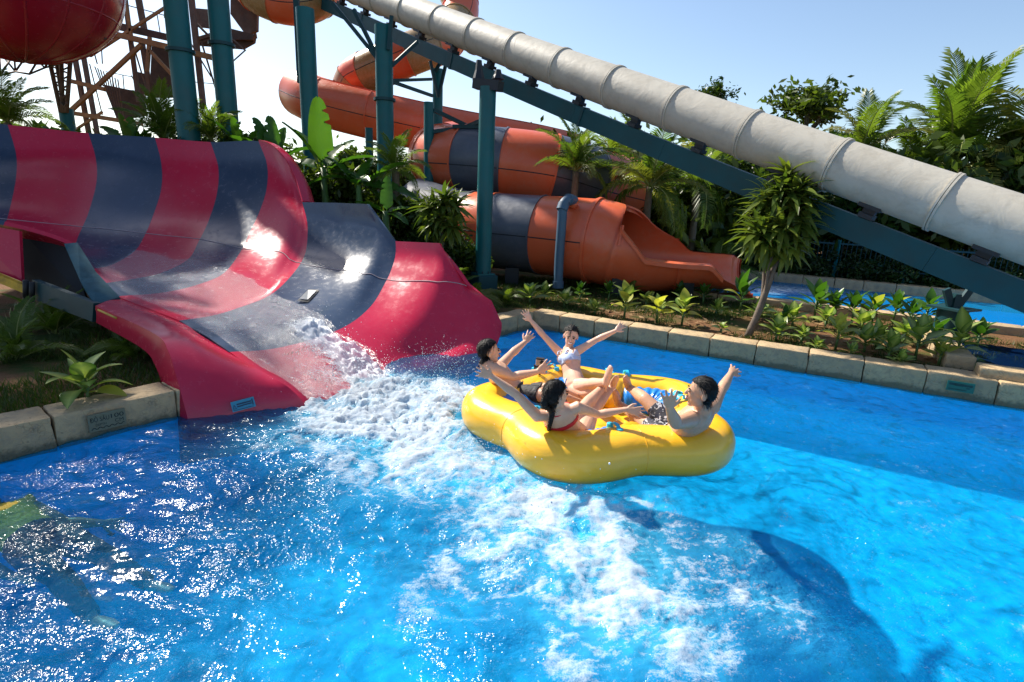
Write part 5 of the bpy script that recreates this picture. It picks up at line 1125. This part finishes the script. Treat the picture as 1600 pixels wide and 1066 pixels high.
def person(label, J, sex, skinm, hair, look, upv, s=1.0, thumbs=(1, 1), extra=None):
    """J: joint positions; look: facing direction; returns root, mesh arrays and the head frame"""
    P, N, Hd = J['pelvis'], J['neck'], J['head']; w = nrm(J['sr']-J['sl']); ax = nrm(N-P); fr = nrm(np.cross(ax, w)); it = []
    L = np.linalg.norm(N-P); m = sex == 'm'
    tz = [(-.06, .145, .105), (.05, .160 if not m else .150, .112), (.22, .145, .102), (.40, .122 if not m else .142, .088 if not m else .096), (.58, .132 if not m else .158, .092 if not m else .105), (.76, .145 if not m else .176, .098 if not m else .112), (.90, .128 if not m else .160, .080 if not m else .09), (1.0, .075, .062)]
    it.append(caps([P+ax*L*t for t, _, _ in tz], [a*s for _, a, _ in tz], 22, ry=[b*s for _, _, b in tz], up=w))
    if not m:
        for q in (-1, 1): it.append(ell(P+ax*L*.73+w*.062*s*q+fr*.075*s, (w, fr, ax), (.058*s, .045*s, .055*s)))
    it.append(caps([N-ax*.03, N+(Hd-N)*.35, Hd-(Hd-N)*.2], [.060*s if m else .05*s, .053*s if m else .044*s, .052*s if m else .044*s], 14))
    # head
    u = nrm(upv); lk = nrm(np.asarray(look, float)-u*(np.asarray(look, float) @ u)); sd3 = np.cross(lk, u); H = (sd3, lk, u); k = s*1.0
    it += [ell(Hd+u*.022*k-lk*.008*k, H, (.074*k, .093*k, .090*k)), ell(Hd-u*.048*k+lk*.024*k, H, (.055*k, .060*k, .066*k)), ell(Hd+lk*.058*k-u*.010*k, H, (.050*k, .035*k, .060*k)), ell(Hd-u*.096*k+lk*.062*k, H, (.024*k, .022*k, .020*k)),
           caps([Hd+lk*.090*k+u*.012*k, Hd+lk*.106*k-u*.020*k], [.008*k, .0135*k], 8), ell(Hd+lk*.088*k-u*.052*k, H, (.024*k, .012*k, .014*k))]
    for q in (-1, 1): it.append(ell(Hd+sd3*.076*k*q-u*.012*k-lk*.012*k, H, (.010*k, .020*k, .032*k)))
    for i, c in enumerate(('l', 'r')):
        S_, E_, W_ = J['s'+c], J['e'+c], J['w'+c]; T_2 = J['t'+c]; a = 1.12 if m else .92
        it.append(caps([N-ax*.055+(S_-N)*.35, S_, S_+(E_-S_)*.35, E_], [.050*s*a, .056*s*a, .047*s*a, .036*s*a], 14)); it.append(caps([E_, E_+(W_-E_)*.28, E_+(W_-E_)*.7, W_], [.036*s*a, .040*s*a, .030*s*a, .0235*s*a], 14))
        it += hand(W_, T_2, J.get('lat'+c, np.cross(nrm(T_2-W_), nrm(CC-W_))), thumbs[i], s*(1.05 if m else .96))
        Hp = P+w*(.088*s if c == 'r' else -.088*s)+ax*.01
        K_, A_, T3 = J['k'+c], J['a'+c], J['f'+c]
        it.append(caps([Hp, Hp+(K_-Hp)*.3, Hp+(K_-Hp)*.7, K_], [.082*s, .084*s, .066*s, .054*s], 16)); it.append(caps([K_, K_+(A_-K_)*.28, K_+(A_-K_)*.65, A_], [.053*s, .056*s, .042*s, .033*s], 14))
        fd = nrm(T3-A_); hl = A_+nrm(A_-K_)*.04*s
        it.append(caps([hl-fd*.02*s, A_+fd*.06*s+nrm(A_-K_)*.02*s, A_+fd*.13*s+nrm(A_-K_)*.02*s, A_+fd*.19*s+nrm(A_-K_)*.025*s], [.034*s, .036*s, .040*s, .028*s], 12, ry=[.034*s, .03*s, .02*s, .013*s], up=w))
    V, F4, Nn = remesh(it)
    root = thing('person', label, 'person', (P[0], P[1], 0), 'people riding in the yellow raft')
    part('body', V, F4, skinm, root)
    # face
    for q in (-1, 1):
        e = Hd+lk*.088*k+sd3*.031*k*q+u*.004*k; Ve, Fe = ell(e, H, (.014*k, .007*k, .0065*k), 8, 10); part('eye', Ve, Fe, 'eye_dark', root)
        Ve, Fe = ell(e+u*.019*k+lk*.001, H, (.019*k, .007*k, .0042*k), 8, 10); part('eyebrow', Ve, Fe, hair, root)
    Vm, Fm = ell(Hd+lk*.097*k-u*.054*k, H, (.027*k, .008*k, .013*k), 8, 12); lp_ = part('lips', Vm, Fm, 'lip', root); Vm, Fm = ell(Hd+lk*.101*k-u*.052*k, H, (.022*k, .006*k, .008*k), 8, 12); part('teeth', Vm, Fm, 'teeth', lp_)
    R = dict(root=root, V=V, F=F4, N=Nn, P=P, ax=ax, w=w, fr=fr, L=L, s=s, Hd=Hd, H=H, J=J); return R
def shell(R, mask, off_, name, mat, wob=0, thick=.008):
    """garment or hair grown from the body surface where the mask holds"""
    V, F4, N = R['V'], R['F'], R['N']; f = F4[mask[F4].all(1)]
    if len(f) == 0: return None
    us = np.unique(f); rm = np.full(len(V), -1); rm[us] = np.arange(len(us)); o = off_ if np.isscalar(off_) else off_[us][:, None]
    Q = V[us]+N[us]*o
    if wob: Q += N[us]*(wob*np.array([mnoise.noise(Vector(tuple(q*34)))+.6*mnoise.noise(Vector(tuple(q*75))) for q in Q]))[:, None]
    f = rm[f]
    Q2, F2 = solid(Q, [tuple(int(x) for x in g) for g in f], thick); return part(name, Q2, F2, mat, R['root'])
def body_co(R):
    d = R['V']-R['P']; return d @ R['ax']/R['L'], d @ R['w']/R['s'], d @ R['fr']/R['s']
def hairdo(R, front=.05, low=-.045, thick=.016, nape=-.09, wob=.006, hair='black_hair'):
    d = (R['V']-R['Hd'])/R['s']; sx, fy, uz = d @ R['H'][0], d @ R['H'][1], d @ R['H'][2]
    inh = (np.linalg.norm(d, axis=1) < .16)&(np.abs(sx) < .0865)
    m = inh & ((uz > front+.25*np.clip(fy, 0, 1)-.35*np.clip(.04-fy, 0, .1)) | ((fy < -.012) & (uz > nape+.25*np.clip(fy+.06, 0, 1))))
    ear = (np.abs(sx) > .071) & (uz < .02) & (fy > -.035) & (fy < .02); m &= ~ear
    o = shell(R, m, thick*R['s'], 'hair', hair, wob, .012)
    # loose wet strands that break up the outline
    rs = np.random.default_rng(int(abs(R['Hd'][0])*1000)); ii = rs.choice(np.nonzero(m)[0], 420); V = R['V'][ii]; N = R['N'][ii]; back = -R['H'][1]*.55-R['H'][2]*.85
    tg = back-N*(N @ back)[:, None]+rs.normal(0, .22, N.shape); tg -= N*(np.sum(tg*N, 1))[:, None]; tg /= np.linalg.norm(tg, axis=1)[:, None]+1e-9; sd9 = np.cross(N, tg)
    L = rs.uniform(.04, .085, len(ii))[:, None]; b0 = V+N*(thick*.8); wv9 = sd9*.0028; md = b0+tg*L*.5+N*rs.uniform(.001, .007, len(ii))[:, None]; tp9 = b0+tg*L-N*rs.uniform(-.008, .012, len(ii))[:, None]
    Q = np.stack([b0-wv9, b0+wv9, md+wv9*.8, md-wv9*.8, tp9], 1).reshape(-1, 3); Fs9 = []
    for k in range(len(ii)): Fs9 += [(k*5, k*5+1, k*5+2, k*5+3), (k*5+3, k*5+2, k*5+4)]
    st = part('hair_strands', Q, Fs9, hair, o or R['root'], smooth=False); st['kind'] = 'stuff'
    return o
def leg_t(R, c):
    """position along the thigh, 0 at hip 1 at knee, and distance from it"""
    s, P = R['s'], R['P']; Hp = P+R['w']*(.088*s if c == 'r' else -.088*s); K_ = R['J']['k'+c]; d = K_-Hp; t = ((R['V']-Hp) @ d)/(d @ d); dist = np.linalg.norm(R['V']-Hp-np.clip(t, 0, 1)[:, None]*d, axis=1); return t, dist
def armfree(R):
    """true away from both arms"""
    ok = np.ones(len(R['V']), bool)
    for c in 'lr':
        for a, b in ((R['J']['s'+c], R['J']['e'+c]), (R['J']['e'+c], R['J']['t'+c])):
            d = b-a; t = np.clip(((R['V']-a) @ d)/(d @ d), .12, 1); ok &= np.linalg.norm(R['V']-a-t[:, None]*d, axis=1) > .062*R['s']
    return ok
def pose(pel, neck, head, arms, legs, s, back, sh=.165, ltor=.47, pz=.2, kfar=(False, False), afar=(False, False), efar=((False, False), (False, False))):
    """pixels to joints with true limb lengths. back: True when the torso leans away from the lens"""
    J = {}; J['pelvis'] = on(pel[0], pel[1], pz); J['neck'] = reach(J['pelvis'], neck[0], neck[1], ltor*s, back); return J
def limb(P, pts, lens, fars):
    out = []; q = P
    for (px, py), L, f in zip(pts, lens, fars): q = reach(q, px, py, L, f); out.append(q)
    return out
def toward(P, px, py, L, pref):
    a = reach(P, px, py, L, False); b = reach(P, px, py, L, True); return a if (a-P) @ np.array(pref) > (b-P) @ np.array(pref) else b
def build(label, pel, pz, neck, npref, head, shl, shr, armL, armR, legL, legR, sex, skinm, look, upv, s, thumbs, apL, apR, lpL, lpR, spref=(0, 0, 0)):
    J = {}; J['pelvis'] = on(pel[0], pel[1], pz); P = J['pelvis']; J['neck'] = toward(P, *neck, .46*s, npref); N = J['neck']
    J['head'] = toward(N, *head, .175*s, nrm(N-P)*.5+np.array(look)*.5)
    hw = .165*s if sex == 'f' else .185*s
    # shoulder line: perpendicular to spine, as seen
    yl = toward(N-nrm(N-P)*.03, *shl, hw, spref); J['sl'] = yl; J['sr'] = (N-nrm(N-P)*.03)*2-yl
    a, f, h = .275*s, .235*s, .165*s
    for c, pts, pf in (('l', armL, apL), ('r', armR, apR)):
        J['e'+c] = toward(J['s'+c], *pts[0], a, pf); J['w'+c] = toward(J['e'+c], *pts[1], f, pf); J['t'+c] = toward(J['w'+c], *pts[2], h, pf)
    for c, pts, pf in (('l', legL, lpL), ('r', legR, lpR)):
        w_ = nrm(J['sr']-J['sl']); Hp = P+w_*(.088*s if c == 'r' else -.088*s)
        J['k'+c] = toward(Hp, *pts[0], .40*s, pf[0]); J['a'+c] = toward(J['k'+c], *pts[1], .39*s, pf[1]); J['f'+c] = toward(J['a'+c], *pts[2], .19*s, pf[2])
    return person(label, J, sex, skinm, 'black_hair', look, upv, s, thumbs)
UP = (0, 0, 1)
# woman at the back: arms thrown up, facing the lens (her left hand is at the image right)
WM = build('smiling woman in a pale blue bikini with both arms raised behind the others', (897, 606), .22, (888, 547), (0, 1, 0), (892, 525), (902, 549), (874, 548),
      [(932, 531), (964, 516), (978, 503)], [(846, 521), (821, 491), (811, 473)], [(920, 600), (945, 597), (953, 574)], [(914, 614), (941, 609), (946, 590)], 'f', 'skin_light', (-.08, -1, .05), (.06, -.12, 1), .95, (1, -1), (0, .3, .3), (0, .2, .5), ((0, -1, .4), (0, -1, -.2), (0, 0, 1)), ((0, -1, .4), (0, -1, -.2), (0, 0, 1)), (.5, -.1, 0))
t, x, y = body_co(WM); fr_ = armfree(WM)
shell(WM, fr_ & (t > .60) & (t < .86-.10*(1-np.clip(np.abs(x)/.08, 0, 1))*(y > 0)) & (np.abs(x) < .17) & ((y > -.02) | (t < .74)) & (np.linalg.norm(WM['V']-WM['J']['neck'], axis=1) > .07), .007, 'bikini_top', 'pale_blue_cloth')
for q in (-1, 1):
    b1 = WM['P']+WM['ax']*WM['L']*.84+WM['w']*.075*q+WM['fr']*.098; b2 = WM['P']+WM['ax']*WM['L']*.985+WM['w']*.085*q+WM['fr']*.02
    V, Fc = sweep(spline([b1, (b1+b2)/2+WM['fr']*.022+WM['ax']*.01, b2], 8), .007, 6); part('strap', V, Fc, 'pale_blue_cloth', WM['root'])
tl, dl = leg_t(WM, 'l'); tr2, dr = leg_t(WM, 'r')
shell(WM, (t < .20) & (t > -.35) & (np.abs(x) < .19) & (tl < .22) & (tr2 < .22), .006, 'bikini_bottom', 'pale_blue_cloth')
hairdo(WM, .062, thick=.008, wob=.002); Hd, H, s = WM['Hd'], WM['H'], WM['s']; V, Fc = ell(Hd+H[2]*.05-H[1]*.10, H, (.035, .03, .035)); part('hair_bun', V, Fc, 'black_hair', WM['root'])
# man on the left, profile towards the woman
LM = build('dark haired man in black shorts reclining at the left of the raft, arms reaching right', (815, 617), .20, (765, 571), (-.5, .1, .5), (764, 549), (777, 577), (758, 585),
      [(798, 554), (820, 535), (833, 518)], [(802, 589), (840, 581), (863, 566)], [(858, 606), (905, 622), (925, 606)], [(866, 618), (915, 632), (940, 618)], 'm', 'skin_mid', (.93, .30, .10), (-.10, 0, 1), 1.0, (-1, 1), (.2, .6, .2), (.5, -.2, 0), ((.5, 0, .8), (1, 0, -.6), (0, 0, 1)), ((.5, -.3, .8), (1, 0, -.6), (0, 0, 1)), (.2, 1, 0))
hairdo(LM, .058, thick=.013, wob=.003)
t, x, y = body_co(LM); tl, dl = leg_t(LM, 'l'); tr2, dr = leg_t(LM, 'r'); fa = armfree(LM)
shell(LM, fa & (((t < .24) & (t > -.4) & (np.abs(x) < .2) & (tl < .72) & (tr2 < .72)) | ((tl > -.2) & (tl < .62) & (dl < .12)) | ((tr2 > -.2) & (tr2 < .62) & (dr < .12))), .012, 'swim_shorts', 'blue_white_print', .003)
# girl at the front, back to the lens, long braid
GR = build('woman in a red bikini with a long black braid, back to the camera', (893, 684), .20, (869, 640), (0, -1, 0), (868, 617), (834, 651), (895, 658),
      [(806, 616), (757, 580), (742, 577)], [(934, 648), (979, 640), (1012, 646)], [(912, 636), (943, 604), (948, 588)], [(928, 640), (955, 606), (962, 590)], 'f', 'skin_mid', (.80, .55, -.05), (0, .1, 1), .97, (1, -1), (-.4, -.2, .3), (.2, .2, 0), ((.3, .8, .6), (.1, 1, -.2), (0, 0, 1)), ((.3, .8, .6), (.1, 1, -.2), (0, 0, 1)), (-.5, .5, 0))
hairdo(GR, .05, thick=.012, nape=-.11, wob=.003)
Hd, H, s = GR['Hd'], GR['H'], GR['s']
def on_body(R, px, py, lift=.018):
    d = nrm(ray(px, py)); v = R['V']-CC; t = v @ d; e = np.linalg.norm(v-t[:, None]*d, axis=1); k = e < .02
    return CC+d*((t[k].min() if k.any() else t[np.argmin(e)])-lift)
bpts = [Hd-H[1]*.085+H[2]*.0, Hd-H[1]*.105-H[2]*.06]+[on_body(GR, *q) for q in ((862, 643), (861, 655), (858, 668), (855, 682))]
bs = spline(bpts, 60); k = np.linspace(0, 1, 60); it = []
for q in (0, 1, 2):
    ph = q*2*PI/3; T9, N9, B9 = frames(bs, (1, 0, 0)); off9 = N9*np.sin(k*44+ph)[:, None]*.013+B9*(np.sin(2*(k*44+ph))[:, None]*.008)
    it.append(sweep(bs+off9*(1-.55*k)[:, None], (.018*(1-.5*k)), 8))
V, Fc = join(it); part('braid', V, Fc, 'black_hair', GR['root'])
t, x, y = body_co(GR); fa = armfree(GR)
shell(GR, fa & (t > .63) & (t < .75) & (np.abs(x) < .2), .006, 'bikini_top', 'red_cloth')
nk = GR['J']['neck']; ring_ = [nk-GR['ax']*.005+(GR['w']*math.cos(a)*.066+GR['fr']*math.sin(a)*.060)*s for a in np.linspace(0, 2*PI, 25)]; V, Fc = sweep(ring_, .007, 6); part('halter_strap', V, Fc, 'red_cloth', GR['root'])
tl, dl = leg_t(GR, 'l'); tr2, dr = leg_t(GR, 'r')
shell(GR, (t < .20) & (t > -.35) & (np.abs(x) < .2) & (tl < .30) & (tr2 < .30), .006, 'bikini_bottom', 'red_cloth')
# man on the right, back half turned to the lens
RM = build('dark haired man in printed shorts at the right of the raft, one arm flung up', (1052, 684), .20, (1098, 643), (.6, -.3, .5), (1096, 613), (1076, 657), (1118, 640),
      [(1056, 662), (1046, 637), (1045, 612)], [(1127, 610), (1142, 584), (1153, 572)], [(1004, 658), (968, 632), (962, 612)], [(1008, 624), (984, 606), (978, 590)], 'm', 'skin_tan', (-.97, .22, 0), (.04, 0, 1), 1.05, (1, 1), (-.4, -.5, .2), (.2, .2, .5), ((-.7, .4, .5), (-.5, .5, -.3), (0, 0, 1)), ((-.4, .7, .6), (-.6, .6, -.3), (0, 0, 1)), (-.5, -.8, 0))
hairdo(RM, .055, thick=.012, nape=-.085, wob=.003)
t, x, y = body_co(RM); tl, dl = leg_t(RM, 'l'); tr2, dr = leg_t(RM, 'r'); fa = armfree(RM)
shell(RM, fa & (((t < .22) & (t > -.4) & (np.abs(x) < .2) & (tl < .75) & (tr2 < .75)) | ((tl > -.2) & (tl < .72) & (dl < .12)) | ((tr2 > -.2) & (tr2 < .66) & (dr < .12))), .012, 'swim_shorts', 'black_white_print', .003)
# ================================================================== swimmer at the left edge, half under water
def swimmer():
    N = on(-8, 806, -.12); d = nrm((.93, -.36, -.14)); P = N+d*.46; w_ = nrm(np.cross(d, (0, 0, 1))); J = dict(pelvis=P, neck=N, head=N-d*.09+np.array((-.03, .05, .19)))
    J['sl'] = N+d*.03-w_*.17; J['sr'] = N+d*.03+w_*.17
    for c, q in (('l', -1), ('r', 1)):
        J['e'+c] = J['s'+c]+nrm((.5, .25*-q, -.55))*.27; J['w'+c] = J['e'+c]+nrm((.8, .2*-q, -.1))*.23; J['t'+c] = J['w'+c]+nrm((.9, .1, -.1))*.16
        J['k'+c] = P+w_*.12*q+nrm(d+np.array((0, 0, .02)))*.40; J['a'+c] = J['k'+c]+nrm(d+np.array((0, .15*-q, -.25)))*.38; J['f'+c] = J['a'+c]+nrm(d+np.array((0, 0, .3)))*.18
    R = person('swimmer in a yellow shirt half under water at the left edge', J, 'm', 'skin_tan', 'black_hair', (.75, -.1, .5), (-.5, .2, .8), .98, (1, -1))
    hairdo(R, .05, thick=.012); t, x, y = body_co(R); fa = armfree(R); del R['root']['group']
    shell(R, (t > .12) & (t < .97) & fa & (np.linalg.norm(R['V']-R['J']['head'], axis=1) > .16), .014, 'shirt', 'yellow_cloth', .006)
    tl, dl = leg_t(R, 'l'); tr2, dr = leg_t(R, 'r'); shell(R, (t < .16) & (t > -3) & fa & (tl < 1.9) & (tr2 < 1.9), .016, 'trousers', 'maroon_cloth', .006)
swimmer()
# ================================================================== signs
simple('sign_khaki', (.15, .145, .09), .6, dirt=(.08, .07, .05)); simple('sign_teal', (.02, .22, .33), .4); simple('sign_green', (.012, .12, .085), .55, dirt=(.06, .08, .07)); simple('print_black', (.006, .006, .006), .6); simple('print_navy', (.006, .03, .07), .6); simple('print_dark_green', (.004, .035, .03), .6)
def text_geo(txt, h):
    cu = bpy.data.curves.new('t', 'FONT'); cu.body = txt; cu.size = h*1.38; cu.align_x = 'LEFT'; o = bpy.data.objects.new('t', cu); COL.objects.link(o); bpy.context.view_layer.update()
    me = bpy.data.meshes.new_from_object(o.evaluated_get(bpy.context.evaluated_depsgraph_get())); V = np.array([v.co[:] for v in me.vertices]); Fc = [tuple(p.vertices) for p in me.polygons]; bpy.data.objects.remove(o); bpy.data.meshes.remove(me); return V, Fc
def sign(name, label, c, ux, n, w_, h, mat, items, ink, lines=()):
    """plate centred at c, ux across, n facing out; items = (text, x, y, height, width)"""
    ux = nrm(ux); n = nrm(n); n = nrm(n-ux*(ux @ n)); uy = np.cross(n, ux); root = thing(name, label, 'sign', tuple(c))
    V = np.array([c+ux*i*w_/2+uy*j*h/2+n*k for k in (0, .008) for i, j in ((-1, -1), (1, -1), (1, 1), (-1, 1))]); pl_ = part('plate', V, [(3, 2, 1, 0), (4, 5, 6, 7), (0, 1, 5, 4), (1, 2, 6, 5), (2, 3, 7, 6), (3, 0, 4, 7)], mat, root, smooth=False)
    for txt, x, y, th, tw in items:
        V, Fc = text_geo(txt, th); V = V-np.array((V[:, 0].min(), 0, 0)); k = tw/max(V[:, 0].max(), 1e-6); Q = c+ux*(x+V[:, 0:1]*k)+uy*(y+V[:, 1:2])+n*.0105; part('lettering', Q, Fc, ink, pl_, smooth=False)
    for pts, th in lines:
        L = []
        for a, b in zip(pts, pts[1:]):
            a = np.array(a); b = np.array(b); t = nrm(b-a); q = np.array((-t[1], t[0]))*th/2; L.append((np.array([c+ux*p[0]+uy*p[1]+n*.0105 for p in (a-q-t*th*.4, b-q+t*th*.4, b+q+t*th*.4, a+q-t*th*.4)]), [(0, 1, 2, 3)]))
        V, Fc = join(L); part('printed_line', V, Fc, ink, pl_, smooth=False)
q = on(163, 653, .125); s0 = float((q-PLE) @ DL); c0 = PLE+DL*s0-NL*.062; c0[2] = .128
wv = [(-.115+i*.0105, -.052+(.007 if i % 4 in (1, 2) else -.004)) for i in range(23)]
sign('depth_sign', 'khaki plate reading depth 100 cm on the stone left of the slide', c0, DL, -NL, .265, .15, 'sign_khaki', [('ĐỘ SÂU', -.12, .008, .040, .135), ('100', .028, .014, .038, .092), ('CM', .052, -.030, .032, .062), ('DEPTH', -.085, -.030, .020, .075)], 'print_black', [(wv, .006)])
q = on(1496, 599, .14); s1 = float((q-PCOR) @ D1); c1 = PCOR+D1*s1-D2*.062; c1[2] = .145
sign('green_plate', 'faded green plate on the pool wall stone at the right', c1, D1, -D2, .26, .12, 'sign_green', [], 'print_dark_green', [([(-.10, .024), (-.06, .024)], .026), ([(-.045, .022), (.01, .022)], .03), ([(.03, .022), (.10, .022)], .026), ([(-.11, -.035), (-.02, -.036), (.06, -.035)], .010), ([(.06, -.008), (.085, -.008)], .014)])
# warning sticker on the lip of the slide: read off the rim surface
def rim_hit(px, py):
    d = nrm(ray(px, py)); fl_ = Gr.reshape(-1, 3); v = fl_-CC; t = v @ d; e = ((v-t[:, None]*d)**2).sum(1); i = np.argsort(e)[:5]; return CC+d*t[i].mean()
cs = [rim_hit(363, 637), rim_hit(397, 628), rim_hit(380, 632), rim_hit(381, 620), rim_hit(380, 642)]
uxs = nrm(cs[1]-cs[0]); nn = nrm(np.cross(uxs, cs[3]-cs[4])); nn = nn if nn @ (CC-cs[2]) > 0 else -nn
sign('warning_sticker', 'small teal warning sticker on the red lip of the slide', cs[2]+nn*.03, uxs, nn, .205, .098, 'sign_teal', [], 'print_navy', [([(-.09, -.022), (-.078, .014), (-.064, -.022), (-.09, -.022)], .005), ([(-.05, .014), (.068, .014)], .013), ([(-.05, -.008), (-.01, -.008)], .013), ([(0, -.006), (.068, -.006)], .012), ([(.083, .03), (.083, -.022)], .010), ([(-.09, -.037), (.08, -.037)], .005)])
# ================================================================== action camera on its mount
ac = at(844, 566, 5.35); AC = thing('action_camera', 'tiny action camera on a black mount between the left man and the woman', 'camera', tuple(ac))
simple('camera_grey', (.35, .30, .27), .4); V, Fc = box(ac, (.085, .045, .065), -.25, .006); part('case', V, Fc, 'camera_grey', AC, smooth=False); V, Fc = box(ac+np.array((0, -.002, .038)), (.08, .048, .012), -.25); part('top_bar', V, Fc, 'black_rubber', AC, smooth=False)
V, Fc = cyl(ac+np.array((.015, -.022, .005)), ac+np.array((.018, -.036, .005)), .02, 14); part('lens', V, Fc, 'black_rubber', AC)
V, Fc = join([beam(ac+np.array((-.06, 0, -.05)), ac+np.array((.04, 0, -.045)), .02, .014), beam(ac+np.array((-.055, 0, -.03)), ac+np.array((-.05, 0, -.085)), .016, .016), beam(ac+np.array((.0, 0, -.03)), ac+np.array((.0, 0, -.20)), .022, .022)]); part('mount', V, Fc, 'black_rubber', AC, smooth=False)
# ================================================================== drain grate on the pool floor
gc = on(1200, 645, -.97); GT = thing('drain_grate', 'dark grate under water beyond the right end of the raft', 'grate', tuple(gc)); simple('grate_grey', (.06, .10, .11), .7)
V, Fc = box(gc, (1.25, .62, .03), -.5); part('grate_frame', V, Fc, 'grate_grey', GT, smooth=False)
for i in range(12):
    t_ = (i-5.5)*.1; V, Fc = box(gc+np.array((math.cos(-.5)*t_, math.sin(-.5)*t_, .022)), (.05, .58, .02), -.5); part('grate_bar', V, Fc, 'black_rubber', GT, smooth=False)
# ================================================================== flying spray
simple('spray_white', (.86, .90, .93), .25, 0, .05)
ico = bmesh.new(); bmesh.ops.create_icosphere(ico, subdivisions=1, radius=1); iv = np.array([v.co[:] for v in ico.verts]); ico.verts.index_update(); if_ = np.array([[v.index for v in f.verts] for f in ico.faces]); ico.free()
r = np.random.default_rng(77); VV = []; FF = []; k = 0
SPR = [(505, 550, .25, .22, 700, .30), (555, 585, .35, .22, 900, .12), (630, 630, .5, .26, 900, .04), (700, 600, .35, .22, 450, .02), (590, 680, .5, .13, 400, .02), (770, 715, .35, .15, 350, .02), (860, 770, .35, .10, 250, .02), (690, 560, .25, .14, 300, .08)]
for px, py, sp_, hz_, n_, z0 in SPR:
    c = on(px, py, z0); p = r.normal(size=(n_, 3))*np.array((sp_*.75, sp_*.75, 0)); h = np.abs(r.exponential(hz_*.42, n_)); p[:, 2] = h; p += np.array((c[0], c[1], z0)); sz = r.uniform(.0016, .0042, n_)*np.where(r.random(n_) < .05, 1.8, 1)
    for q, s_3 in zip(p, sz): VV.append(iv*s_3*np.array((1, 1, r.uniform(.9, 1.5)))+q); FF.append(if_+k); k += len(iv)
tag(part('water_spray', np.vstack(VV), np.vstack(FF), 'spray_white', None), 'white droplets of spray thrown up along the foaming wake', 'spray', kind='stuff')
# low walls of the small basin at the right, with dark water
ba = on(1524, 566, .38)*np.array((1, 1, 0))
coping('basin_side_wall', ba, ba+D2*2.2, [.16, .75, 1.35, 2.2], D1, .30, .10, .40, 9); coping('basin_front_wall', ba, ba+D1*4, [0, .7, 1.4, 2.1, 2.8, 3.5], D2, .30, .10, .385, 10)
bw = [ba+D1*-.02, ba+D1*4, ba+D1*4+D2*2.1, ba+D2*2.1]; simple('basin_blue', (.006, .03, .09), .6); simple('dark_water', (.002, .012, .045), .12, spec=.3)
struct('basin_floor', np.array(bw)+np.array((0, 0, GZ+.006)), [(0, 1, 2, 3)], 'basin_blue', smooth=False); struct('basin_water', np.array(bw)+np.array((0, 0, GZ+.05)), [(0, 1, 2, 3)], 'dark_water', smooth=False)
